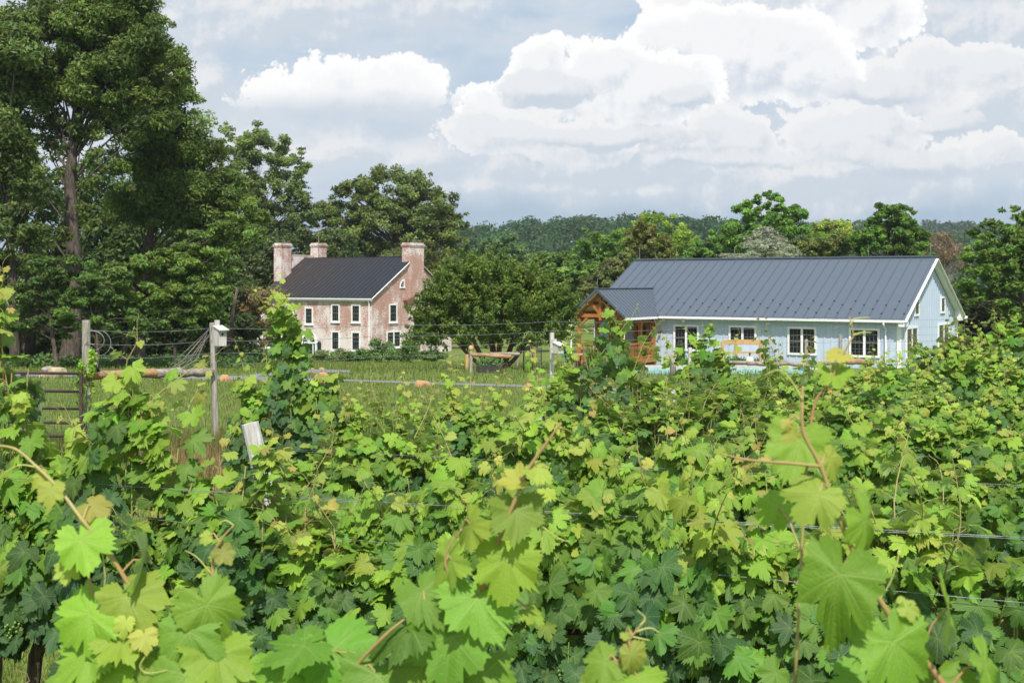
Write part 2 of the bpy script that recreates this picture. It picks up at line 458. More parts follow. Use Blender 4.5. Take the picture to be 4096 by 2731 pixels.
# ------------------------------------------------------------------ blue barn
m, n, out = mat('blue_board_and_batten')
t = n.new('ShaderNodeTexCoord'); o_ = t.outputs['Object']
f = n.noise(n.v('MULTIPLY', o_, (3, 3, .25)), 3.0, 5, .6)
c = n.mix(n.ss(f, .35, .7), (.48, .55, .645), (.42, .49, .585))
principled(n, out, c, .65, .25)
BLUEW = m
m, n, out = mat('standing_seam_metal')
t = n.new('ShaderNodeTexCoord'); o_ = t.outputs['Object']
f = n.noise(o_, .6, 4, .6)
c = n.mix(f, (.086, .107, .136), (.098, .120, .150))
principled(n, out, c, .48, .4, .15)
ROOFM = m
BA = math.atan2(-.547, .837)
C0 = Vector(((3600 - 2048) / F * 66, 66, 0))
bz = lambda rel: CZ + rel
barn = thing('blue_barn', 'long pale blue barn-like house with dark metal roof and timber porch', 'house', (C0.x, C0.y, 0), BA)
L_, W_ = 19.0, 12.5
ze, zr = bz(-2.13), bz(1.33)                    # eave edge and ridge
zb = bz(-5.7)
ov = .42
slope = (zr - ze) / (W_ / 2 + ov)
wtop = ze + slope * ov - .12
# walls with battens
w = MB()
prof = [(0, 0, zb), (0, W_, zb), (0, W_, wtop), (0, W_ / 2, zr - .14), (0, 0, wtop)]
w.prism([(-L_, p[1], p[2]) for p in prof], (L_, 0, 0))
for i in range(int(L_ / .405)):
    x = -L_ + .2 + i * .405; w.box((x, -.03, zb), (x + .075, .01, wtop - .01))
for i in range(int(W_ / .405)):
    y = .25 + i * .405; h = wtop + slope * (min(y, W_ - y)) - .1
    w.box((-.01, y, zb), (.03, y + .075, h))
obj('wall', w, BLUEW, barn)
# corner boards
for (a, b) in (((-.16, -.045, zb), (.045, -.012, wtop - .02)), ((.012, -.012, zb), (.045, .16, wtop - .02)), ((.012, W_ - .16, zb), (.045, W_ + .04, wtop))):
    obj('corner_board', MB().box(a, b), WHITE, barn)
# roof
rt = .10
rf = MB()
xo0, xo1 = -L_ - .35, .36
for sgn in (0, 1):
    def yy(y): return y if sgn == 0 else W_ - y
    a = [(xo0, yy(-ov), ze), (xo0, yy(W_ / 2), zr), (xo0, yy(W_ / 2), zr + rt), (xo0, yy(-ov), ze + rt)]
    if sgn: a = a[::-1]
    rf.prism(a[::-1], (xo1 - xo0, 0, 0))
    k = int((xo1 - xo0) / .61)
    for i in range(k + 1):
        x = xo0 + .03 + i * .6105
        if x > xo1 - .02: break
        rf.beam((x, yy(-ov - .01), ze + rt + .012), (x, yy(W_ / 2), zr + rt + .012), .028, .05)
rf.beam((xo0 - .03, W_ / 2, zr + rt + .03), (xo1 + .03, W_ / 2, zr + rt + .03), .34, .09)
roof = obj('roof', rf, ROOFM, barn)
sg = MB().box((-.045, -.02, 0), (.045, .02, .05)).me('snow_guard'); sg.materials.append(DKMETAL)
ang = math.atan(slope)
for r_i in range(4):
    for i in range(3, 34):
        if (i + r_i) % 2: continue
        x = xo0 + .03 + i * .6105
        if x > xo1 - .1 or (x < -14.3 and r_i > -1): continue
        y = -ov + .45 + r_i * .42
        obj('snow_guard', sg, None, roof, (x, y, ze + rt + slope * (y + ov) + .02), (ang, 0, 0))
for x in (-16.3, -12.2, -8.0, -3.6, .05, -19.0):
    obj('lightning_rod', MB().tube([(x, W_ / 2, zr + rt), (x, W_ / 2, zr + rt + .75)], .017, 5), WIRE, roof)
# trim: gutter, fascia, rake boards, soffit, return boxes
g = MB(); g.box((-14.25, -ov - .12, ze - .10), (.36, -ov - .004, ze + .03)); obj('gutter', g, WHITE, barn)
s_ = MB(); s_.box((-L_ - .3, -ov, ze - .06), (.33, .02, ze - .03)); s_.box((-L_ - .3, W_ - .02, ze - .06), (.33, W_ + ov, ze - .03)); obj('soffit', s_, WHITE, barn)
rk = MB()
for sgn in (0, 1):
    def yy(y): return y if sgn == 0 else W_ - y
    rk.beam((.37, yy(-ov - .05), ze - .06), (.37, yy(W_ / 2), zr - .02), .035, .26, up=(1, 0, .001))
    pr = [(.03, yy(-.0), wtop - .035), (.03, yy(W_ / 2), zr - .145), (.03, yy(W_ / 2), zr - .10), (.03, yy(0), wtop)]
    rk.prism(pr, (.33, 0, 0))
obj('rake_board', rk, WHITE, barn)
for sgn in (0, 1):
    rb = MB()
    def yy(y): return y if sgn == 0 else W_ - y
    pr = [(.045, yy(-ov - .06), ze - .32), (.045, yy(.42), ze - .32), (.045, yy(.42), ze + slope * (ov + .42) - .07), (.045, yy(-ov - .06), ze - .07)]
    rb.prism(pr, (.30, 0, 0)); obj('eave_return', rb, WHITE, barn)
for (x, y, s) in ((-.75, -.09, 1), (.06, W_ + .1, 1)):
    d = MB(); d.tube([(x, y - .42, ze - .06), (x, y - .42, ze - .2), (x, y, ze - .52), (x, y, zb + .3)] if y < 1 else [(x, y + .3, ze - .06), (x, y, ze - .5), (x, y, zb + .3)], .052, 8)
    obj('downpipe', d, WHITE, barn)
# windows
for (x0, x1, z0, z1, r_) in ((-13.48, -11.81, -4.17, -2.60, 4), (-9.92, -8.2, -3.54, -2.58, 2), (-6.33, -4.63, -4.18, -2.58, 4), (-2.78, -1.07, -4.19, -2.58, 4)):
    window(barn, 'window', x0, x1, bz(z0), bz(z1), 'y', -.032, -1, .12, 3, r_, 2, sill=False, mid=r_ == 4)
for (y0, y1, z0, z1, s2) in ((2.75, 3.75, -1.96, -.92, 1), (8.6, 9.62, -1.93, -.90, 1)):
    window(barn, 'window', y0, y1, bz(z0), bz(z1), 'x', .032, 1, .12, 2, 4, 1, sill=False)
for (y0, y1) in ((1.05, 3.4), (8.0, 10.6)):
    window(barn, 'window', y0, y1, bz(-4.25), bz(-2.52), 'x', .032, 1, .12, 3, 4, 2, sill=False)
obj('spotlight', MB().box((.38, W_ + ov, ze - .22), (.55, W_ + ov + .1, ze - .1)).sphere((.5, W_ + ov + .18, ze - .14), .09), WHITE, barn)
# porch ------------------------------------------------------------
u0, u1, pv = -18.12, -14.35, -4.6
um = (u0 + u1) / 2
pe, pr_ = bz(-2.16), bz(-.54)
ps = (pr_ - pe) / ((u1 - u0) / 2)
porch_roof = MB()
yb = (pr_ + .03 - ze) / slope - ov               # where the porch ridge meets the main roof
yv = (pe + .02 - ze) / slope - ov
for sgn in (0, 1):
    ue = u1 if sgn == 0 else u0
    top = [Vector((ue, pv, pe)), Vector((um, pv, pr_)), Vector((um, yb, pr_)), Vector((ue, yv, pe))]
    up = Vector((0, 0, rt))
    vs = [p - up * .2 for p in top] + [p + up for p in top]
    fs = [(0, 1, 2, 3), (7, 6, 5, 4), (0, 4, 5, 1), (1, 5, 6, 2), (2, 6, 7, 3), (3, 7, 4, 0)]
    porch_roof.add(vs, fs)
    y = pv + .03
    while y < yb:
        tt = 0 if y < yv else (y - yv) / (yb - yv)
        a = Vector((ue, y, pe)).lerp(Vector((um, y, pr_)), tt)
        porch_roof.beam(a + up * 1.15, Vector((um, y, pr_)) + up * 1.15, .028, .05)
        y += .42
porch_roof.beam((um, pv - .02, pr_ + rt + .02), (um, yb, pr_ + rt + .02), .2, .05)
pro = obj('porch_roof', porch_roof, ROOFM, barn)
obj('porch_ceiling', MB().add([(u1 - .05, pv + .03, pe - .03), (um, pv + .03, pr_ - .05), (um, 0, pr_ - .05), (u1 - .05, 0, pe - .03), (u0 + .05, pv + .03, pe - .03), (u0 + .05, 0, pe - .03),
      (u1 - .05, pv + .03, pe - .045), (um, pv + .03, pr_ - .065), (um, 0, pr_ - .065), (u1 - .05, 0, pe - .045), (u0 + .05, pv + .03, pe - .045), (u0 + .05, 0, pe - .045)],
      [(0, 1, 2, 3), (1, 4, 5, 2), (9, 8, 7, 6), (8, 11, 10, 7)]), WHITE, barn)
obj('gutter', MB().box((u1 + .004, pv + .02, pe - .09), (u1 + .11, yv - .2, pe + .04)), WHITE, barn)
obj('gutter', MB().box((u0 - .11, pv + .02, pe - .09), (u0 - .004, yv - .2, pe + .04)), WHITE, barn)
obj('downpipe', MB().tube([(u1 + .05, pv + .1, pe - .1), (u1 - .2, pv + .25, pe - .4), (u1 - .25, pv + .25, zb + .5)], .05, 8), WHITE, barn)
obj('downpipe', MB().tube([(u0 - .05, pv + .1, pe - .1), (u0 + .05, pv + .2, pe - .4), (u0 + .05, pv + .2, zb + .5)], .05, 8), WHITE, barn)
obj('lightning_rod', MB().tube([(um, pv + .1, pr_ + rt), (um, pv + .1, pr_ + rt + .6)], .015, 5), WIRE, pro)
fl = bz(-4.62)
xl, xr = u0 + .42, u1 - .42
T_ = .2
for (x, y) in ((xl, pv + .5), (xr, pv + .5), (xl, -1.9), (xr, -1.9), (xl, -.14), (xr, -.14)):
    p_ = MB(); p_.box((x - T_ / 2, y - T_ / 2, zb), (x + T_ / 2, y + T_ / 2, pe + .02)); obj('porch_post', p_, ORANGEW, barn)
zt = pe + .14
tr_ = MB()
for y in (pv + .5, -1.9):
    tr_.beam((u0 + .3, y - .012, zt), (u1 - .3, y - .012, zt), .16, .2)
    for s in (-1, 1):
        e = (um + s * ((u1 - u0) / 2 - .05), y, pe - .05); tr_.beam(e, (um, y, pr_ - .14), .15, .2)
        tr_.beam((um + s * .06, y - .004, zt + .1), (um + s * .62, y - .004, pr_ - .62 * ps - .2), .12, .14)
        tr_.beam((um + s * ((u1 - u0) / 2 - .42), y - .008, pe - .55), (um + s * ((u1 - u0) / 2 - 1.05), y - .008, zt - .08), .12, .14)
    tr_.box((um - .08, y - .095, zt - .28), (um + .08, y + .085, pr_ - .1))
obj('porch_truss', tr_, ORANGEW, barn)
be = MB()
for x in (xl, xr):
    be.beam((x, pv + .25, pe - .02), (x, -.03, pe - .02), .17, .22)
    for y in (pv + .5, -1.9): be.beam((x + .002, y + .1, pe - .5), (x + .002, y + .5, pe - .1), .09, .10)
    be.beam((x + .002, -.25, pe - .5), (x + .002, -.65, pe - .1), .09, .10)
for (fx) in (.28, .62):
    for s in (-1, 1):
        x = um + s * (u1 - u0) / 2 * (1 - fx); z = pe + (pr_ - pe) * fx - .16
        be.beam((x, pv + .12, z), (x, -.03, z), .14, .16)
obj('porch_beam', be, ORANGEW, barn)
def rail(p, q):
    rl = MB(); p = Vector(p); q = Vector(q)
    for z in (fl + .12, fl + .92): rl.beam((p.x, p.y, z), (q.x, q.y, z), .07, .09)
    k = int((q - p).length / .17)
    for i in range(1, k):
        a = p.lerp(q, i / k); rl.beam((a.x, a.y, fl + .16), (a.x, a.y, fl + .88), .032, .032)
    obj('porch_railing', rl, ORANGEW, barn)
rail((xr, pv + .6, 0), (xr, -2.0, 0)); rail((xr, -1.8, 0), (xr, -.24, 0)); rail((xl, pv + .6, 0), (xl, -2.0, 0)); rail((xl, -1.8, 0), (xl, -.24, 0)); rail((xl + .1, pv + .5, 0), (um - .6, pv + .5, 0))
obj('porch_floor', MB().box((u0 + .25, pv + .35, fl - .25), (u1 - .25, -.002, fl)), ORANGEW, barn)
dr = MB().box((um + .1, -.09, fl + .01), (um + 1.15, -.035, fl + 2.1)); dro = obj('door', dr, ORANGEW, barn)
obj('pane', MB().box((um + .3, -.1, fl + .5), (um + .95, -.03, fl + 1.9)), GLASS, dro)
obj('wall_lamp', MB().box((u1 - .03, -.16, fl + 1.65), (u1 + .1, -.035, fl + 1.7)).sphere((u1 + .03, -.2, fl + 1.55), .09), DKMETAL, barn)

# ------------------------------------------------------------------ old brick house
m, n, out = mat('whitewashed_brick')
t = n.new('ShaderNodeTexCoord'); o_ = t.outputs['Object']
x_, y_, z_ = n.xyz(o_)
bv = n.comb(n.m('ADD', x_, y_), z_, 0.0)
br = n.new('ShaderNodeTexBrick'); n.put(br.inputs['Vector'], bv)
br.inputs['Scale'].default_value = 1.0; br.inputs['Mortar Size'].default_value = .008
br.inputs['Brick Width'].default_value = .22; br.inputs['Row Height'].default_value = .076
br.inputs['Color1'].default_value = (.46, .25, .20, 1); br.inputs['Color2'].default_value = (.37, .17, .135, 1); br.inputs['Mortar'].default_value = (.45, .38, .33, 1)
big = n.noise(bv, .42, 6, .62, .6); sm = n.noise(n.v('MULTIPLY', bv, (1, 2.2, 1)), 4.5, 6, .75); st_ = n.noise(n.v('MULTIPLY', bv, (1.2, .18, 1)), 1.4, 4, .6)
front = n.ss(y_, .15, -.1)                                # the front wall kept more of its limewash than the gable
wsh = n.m('ADD', n.m('ADD', n.m('MULTIPLY', big, .85), n.m('MULTIPLY', st_, .35)), n.m('MULTIPLY', n.m('SUBTRACT', sm, .5), 1.15))
wsh = n.m('ADD', wsh, n.m('MULTIPLY', n.m('SUBTRACT', front, 1.0), .11))
lowz = n.ss(z_, CZ - 3.6, CZ - 6.0)
wsh = n.m('ADD', wsh, n.m('MULTIPLY', lowz, .12))
chz = n.m('MAXIMUM', n.ss(z_, CZ + 1.6, CZ + 3.0), n.m('MULTIPLY', n.ss(x_, -14.3, -14.6), 5.0))
wsh = n.m('ADD', wsh, n.m('MULTIPLY', chz, .03))
wf = n.ss(wsh, .50, .66)
dk = n.ss(n.noise(bv, .8, 5, .7), .55, .72)
bc = n.mix(n.m('MULTIPLY', dk, .5), br.outputs[0], (.27, .095, .085))
cl = n.mix(n.m('MULTIPLY', wf, .82), bc, (.72, .67, .65))
principled(n, out, cl, .9, .15, normal=n.bump(sm, .3, .02))
BRICK = m
m, n, out = mat('old_black_roof')
t = n.new('ShaderNodeTexCoord'); o_ = t.outputs['Object']
f = n.noise(n.v('MULTIPLY', o_, (3.5, .35, .35)), 1.0, 6, .7); f2 = n.noise(o_, 9, 4, .7)
ex = n.ss(n.xyz(o_)[0], -16, -2)
c = n.mix(ex, (.034, .026, .023), (.019, .021, .028))
c = n.mix(n.m('MULTIPLY', n.ss(f, .56, .78), .55), c, (.10, .105, .115))
c = n.mix(n.m('MULTIPLY', n.ss(f2, .6, .8), .3), c, (.075, .05, .04))
principled(n, out, c, .6, .35)
OLDROOF = m
HA = math.atan2(-.54, .84)
H0 = Vector(((1487 - 2048) / F * 120, 120, 0))
house = thing('brick_house', 'old two-storey brick house with worn whitewash and black metal roof', 'house', (H0.x, H0.y, 0), HA)
HL, HW = 15.4, 13.5
he, hr = bz(-1.75), bz(2.46)
hb = bz(-8.4)
hov = .28
hs = (hr - he) / (HW / 2 + hov)
ht = he + hs * hov - .1
w = MB()
prof = [(0, 0, hb), (0, HW, hb), (0, HW, ht), (0, HW / 2, hr - .12), (0, 0, ht)]
w.prism([(-HL, p[1], p[2]) for p in prof], (HL, 0, 0))
obj('wall', w, BRICK, house)
rf = MB()
for sgn in (0, 1):
    def yy(y): return y if sgn == 0 else HW - y
    a = [(-HL - .0, yy(-hov), he), (-HL, yy(HW / 2), hr), (-HL, yy(HW / 2), hr + .09), (-HL, yy(-hov), he + .09)]
    if sgn: a = a[::-1]
    rf.prism(a[::-1], (HL + .16, 0, 0))
    for i in range(28):
        x = -HL + .1 + i * .565
        if x > .1: break
        rf.beam((x, yy(-hov), he + .105), (x, yy(HW / 2), hr + .105), .03, .05)
rf.beam((-HL, HW / 2, hr + .1), (.16, HW / 2, hr + .1), .14, .06)
hroof = obj('roof', rf, OLDROOF, house)
def chimney(x0, x1, y0, y1, z0, z1, lab):
    c_ = MB(); c_.box((x0, y0, z0), (x1, y1, z1)); c_.box((x0 - .07, y0 - .07, z1 - .42), (x1 + .07, y1 + .07, z1 - .16)); c_.box((x0 - .11, y0 - .11, z1 - .3), (x1 + .11, y1 + .11, z1 - .22))
    o = obj('chimney', c_, BRICK, hroof); o['label'] = lab
    obj('flue', MB().box((x0 + .2, y0 + .2, z1 - .02), (x1 - .2, y1 - .2, z1 + .05)), DKMETAL, o)
    return o
ch = chimney(-.75, .30, HW / 2 - .95, HW / 2 + 1.4, bz(-2), bz(3.98), 'single chimney at the near gable, topped by a metal cap')
cp = MB(); cp.box((-.6, HW / 2 + .25, bz(4.2)), (.15, HW / 2 + 1.2, bz(4.25)))
for (x, y) in ((-.55, .3), (-.55, 1.1), (.1, .3), (.1, 1.1)): cp.tube([(x, HW / 2 + y, bz(3.98)), (x, HW / 2 + y, bz(4.2))], .025, 5)
obj('chimney_cap', cp, STEEL, ch)
obj('chimney_breast', MB().box((.02, HW / 2 - .9, hb), (.26, HW / 2 + 1.35, bz(-1.9))), BRICK, house)
chimney(-HL - .12, -HL + .95, 2.5, 4.05, bz(-3), bz(4.1), 'far-left front chimney, mostly whitewashed')
chimney(-HL - .12, -HL + .95, 8.3, 9.75, bz(-3), bz(4.25), 'far-left rear chimney beside the aerial')
pw = MB(); pw.box((-HL - .1, 4.06, bz(-1)), (-HL + .35, 8.29, bz(2.78))); pw.box((-HL - .14, 4.07, bz(2.78)), (-HL + .39, 8.28, bz(2.88)))
obj('parapet', pw, BRICK, hroof)
for x in (-8.0, -4.2): obj('lightning_rod', MB().tube([(x, HW / 2, hr), (x, HW / 2, hr + .55)], .018, 5), WIRE, hroof)
an = MB(); an.tube([(-HL + 1.15, 8.2, hr - .8), (-HL + 1.15, 8.2, bz(5.8))], .04, 6)
aer = obj('aerial', an, simple('aerial_mast', (.33, .29, .12), (.25, .2, .1)), hroof)
a2 = MB(); a2.beam((-HL - .8, 8.2, bz(5.82)), (-HL + 3.1, 8.2, bz(5.82)), .035, .035)
for i, x in enumerate((-.7, -.2, .3, .8, 1.5, 2.2, 2.9)): a2.beam((-HL + x, 8.2 - 1.0 + i * .07, bz(5.86)), (-HL + x, 8.2 + 1.0 - i * .07, bz(5.86)), .025, .025)
obj('antenna', a2, WIRE, aer)
tm = MB()
for sgn in (0, 1):
    def yy(y): return y if sgn == 0 else HW - y
    tm.beam((.175, yy(-hov - .02), he - .02), (.175, yy(HW / 2), hr + .0), .03, .2, up=(1, 0, .001))
obj('rake_board', tm, WHITE, house)
obj('gutter', MB().box((-HL, -hov - .1, he - .06), (.15, -hov - .004, he + .05)), WHITE, house)
obj('cornice', MB().box((-HL, -hov + .002, he - .22), (.12, -.0, he - .01)), WHITE, house)
for x in (-.25, -HL + .15): obj('downpipe', MB().tube([(x, -hov - .02, he - .05), (x, -.12, he - .5), (x, -.12, hb + 1)], .06, 7), WHITE, house)
for (x0, x1, z0, z1) in ((-5.22, -4.12, -4.1, -2.3), (-2.58, -1.44, -4.1, -2.3), (-8.78, -7.68, -4.4, -2.66), (-11.45, -10.4, -4.12, -2.32), (-14.2, -13.1, -4.12, -2.32)):
    window(house, 'window', x0, x1, bz(z0), bz(z1), 'y', 0, -1, .13, 3, 4, 1, mid=True, casing_d=.07)
for (x0, x1) in ((-5.22, -4.12), (-2.58, -1.44), (-11.45, -10.4), (-14.2, -13.1)):
    window(house, 'window', x0, x1, bz(-6.95), bz(-5.0), 'y', 0, -1, .13, 3, 4, 1, casing_d=.07)
window(house, 'window', 2.72, 4.0, bz(-4.15), bz(-2.28), 'x', 0, 1, .13, 3, 4, 1, casing_d=.07)
window(house, 'window', 2.3, 4.6, bz(-6.7), bz(-5.0), 'x', 0, 1, .14, 3, 4, 2, casing_d=.07)
# quarter-round attic lights
def quarter(y0, s):
    rr = .78; z0 = bz(-.56); w = MB(); k = 10
    arc = [(math.cos(a), math.sin(a)) for a in np.linspace(0, math.pi / 2, k)]
    def strip(r0, r1, d):
        pts = []
        for (c_, s__) in arc: pts.append((d, y0 - s * c_ * r0, z0 + s__ * r0))
        for (c_, s__) in arc[::-1]: pts.append((d, y0 - s * c_ * r1, z0 + s__ * r1))
        return pts
    for i in range(k - 1):
        (c0, s0), (c1, s1) = arc[i], arc[i + 1]
        w.prism([(-.02, y0 - s * c0 * rr, z0 + s0 * rr), (-.02, y0 - s * c1 * rr, z0 + s1 * rr), (-.02, y0 - s * c1 * (rr - .12), z0 + s1 * (rr - .12)), (-.02, y0 - s * c0 * (rr - .12), z0 + s0 * (rr - .12))], (.07, 0, 0))
    a = min(y0, y0 - s * rr) - .04; b = max(y0, y0 - s * rr) + .04
    w.box((-.02, a, z0 - .14), (.09, b, z0)); w.box((-.02, min(y0, y0 - s * .12), z0), (.052, max(y0, y0 - s * .12), z0 + rr))
    fr = obj('attic_window', w, WHITE, house)
    gl = MB(); gl.prism([(-.02, y0, z0)] + [(-.02, y0 - s * c_ * (rr - .1), z0 + s__ * (rr - .1)) for (c_, s__) in arc], (.03, 0, 0)); obj('pane', gl, GLASS, fr)
    mu = MB()
    for a_ in (25, 50, 72): mu.beam((.018, y0, z0), (.018, y0 - s * math.cos(R(a_)) * .68, z0 + math.sin(R(a_)) * .68), .025, .03)
    obj('muntin', mu, WHITE, fr)
quarter(5.25, 1); quarter(8.35, -1)
# entrance door with fanlight and shutters
GREEN = simple('dark_green_paint', (.012, .035, .033), (.01, .028, .028), 5, .5, .4)
dx, dz0 = -8.2, bz(-7.4)
zs = bz(-6.35)
ds = MB(); ds.box((dx - 1.05, -.1, dz0), (dx - .85, .02, zs)); ds.box((dx + .85, -.1, dz0), (dx + 1.05, .02, zs)); ds.box((dx - 1.1, -.14, zs), (dx + 1.1, .02, zs + .16))
for i in range(16):
    a0, a1 = math.pi * i / 16, math.pi * (i + 1) / 16
    ds.prism([(dx + 1.05 * math.cos(a0), -.1, zs + .16 + 1.0 * math.sin(a0)), (dx + 1.05 * math.cos(a1), -.1, zs + .16 + 1.0 * math.sin(a1)), (dx + .82 * math.cos(a1), -.1, zs + .16 + .78 * math.sin(a1)), (dx + .82 * math.cos(a0), -.1, zs + .16 + .78 * math.sin(a0))][::-1], (0, .12, 0))
ds.box((dx - .62, -.08, dz0), (dx - .5, .02, zs)); ds.box((dx + .5, -.08, dz0), (dx + .62, .02, zs))
dso = obj('door_surround', ds, WHITE, house)
fg = MB(); fg.prism([(dx + .84 * math.cos(a), -.03, zs + .16 + .8 * math.sin(a)) for a in np.linspace(0, math.pi, 17)], (0, .04, 0)); obj('fanlight', fg, GLASS, dso)
fm = MB()
for a in np.linspace(0, math.pi, 9)[1:-1]: fm.beam((dx, -.045, zs + .18), (dx + .8 * math.cos(a), -.045, zs + .16 + .76 * math.sin(a)), .03, .03)
obj('muntin', fm, WHITE, dso)
obj('door', MB().box((dx - .5, -.05, dz0), (dx + .5, .02, zs)).box((dx - .3, -.065, dz0 + .9), (dx + .3, .0, zs - .15)), GREEN, house)
obj('sidelight', MB().box((dx - .85, -.04, dz0), (dx - .62, .02, zs)), GLASS, dso); obj('sidelight', MB().box((dx + .62, -.04, dz0), (dx + .85, .02, zs)), GLASS, dso)
for s in (-1, 1):
    sh_ = MB(); c_ = dx + s * 1.38
    sh_.box((c_ - .24, -.07, dz0), (c_ + .24, -.01, zs + .12))
    for i in range(9): sh_.box((c_ - .19, -.085, dz0 + .15 + i * .14), (c_ + .19, -.05, dz0 + .22 + i * .14))
    obj('shutter', sh_, GREEN, house)
obj('wall_lamp', MB().box((dx - 2.1, -.2, bz(-6.5)), (dx - 1.95, 0, bz(-6.25))).sphere((dx - 2.03, -.2, bz(-6.2)), .1), DKMETAL, house)
# low rear wing with basement window, right of the gable
obj('porch_hood', MB().prism([(.02, 5.0, bz(-1.95)), (.02, 6.35, bz(-1.5)), (.02, 6.35, bz(-2.0)), (.02, 5.2, bz(-2.45))], (.5, 0, 0)), simple('brown_shingle', (.2, .11, .08)), house)
window(house, 'window', 11.6, 13.0, bz(-8.0), bz(-7.1), 'x', 0, 1, .13, 2, 1, 2, sill=False, mid=False)
# ------------------------------------------------------------------ trees
def unit(v): return v / np.maximum(np.linalg.norm(v, axis=-1, keepdims=True), 1e-9)
def leaves(rng, cen, rad, cnt, size, tints, up=.55, outw=.6, rnd=.75, aspect=.45, droop=.25, flat=1.0, sig=2.2):
    """many small leaf-spray faces: cen (k,3) clump centres, rad (k,3) clump radii, cnt (k,) faces per clump"""
    k = np.repeat(np.arange(len(cen)), cnt); N = len(k)
    d = unit(rng.normal(size=(N, 3)))
    r = rng.random(N) ** (1 / sig)
    pos = cen[k] + d * rad[k] * r[:, None]
    nrm = unit(outw * d + up * np.array([0, 0, 1.0]) + rnd * rng.normal(size=(N, 3)))
    t = rng.normal(size=(N, 3)) + d * .5; t[:, 2] -= droop
    t = unit(t - nrm * np.sum(t * nrm, 1, keepdims=True))
    s = np.cross(nrm, t)
    L = size * rng.uniform(.6, 1.35, N)[:, None]; W = L * aspect * rng.uniform(.7, 1.3, N)[:, None]
    V4 = np.stack([pos - t * L * .5, pos + s * W * .5 - nrm * W * .12, pos + t * L * .5, pos - s * W * .5 - nrm * W * .12], 1).reshape(-1, 3)
    Q = np.arange(N * 4).reshape(N, 4)
    tn = np.array([2.4, 2.15, 2.2]) * tints[k] * rng.uniform(.8, 1.22, (N, 1)) * (1 + .10 * rng.normal(size=(N, 3)))
    return V4, Q, np.repeat(np.clip(tn, .004, 1), 4, axis=0)

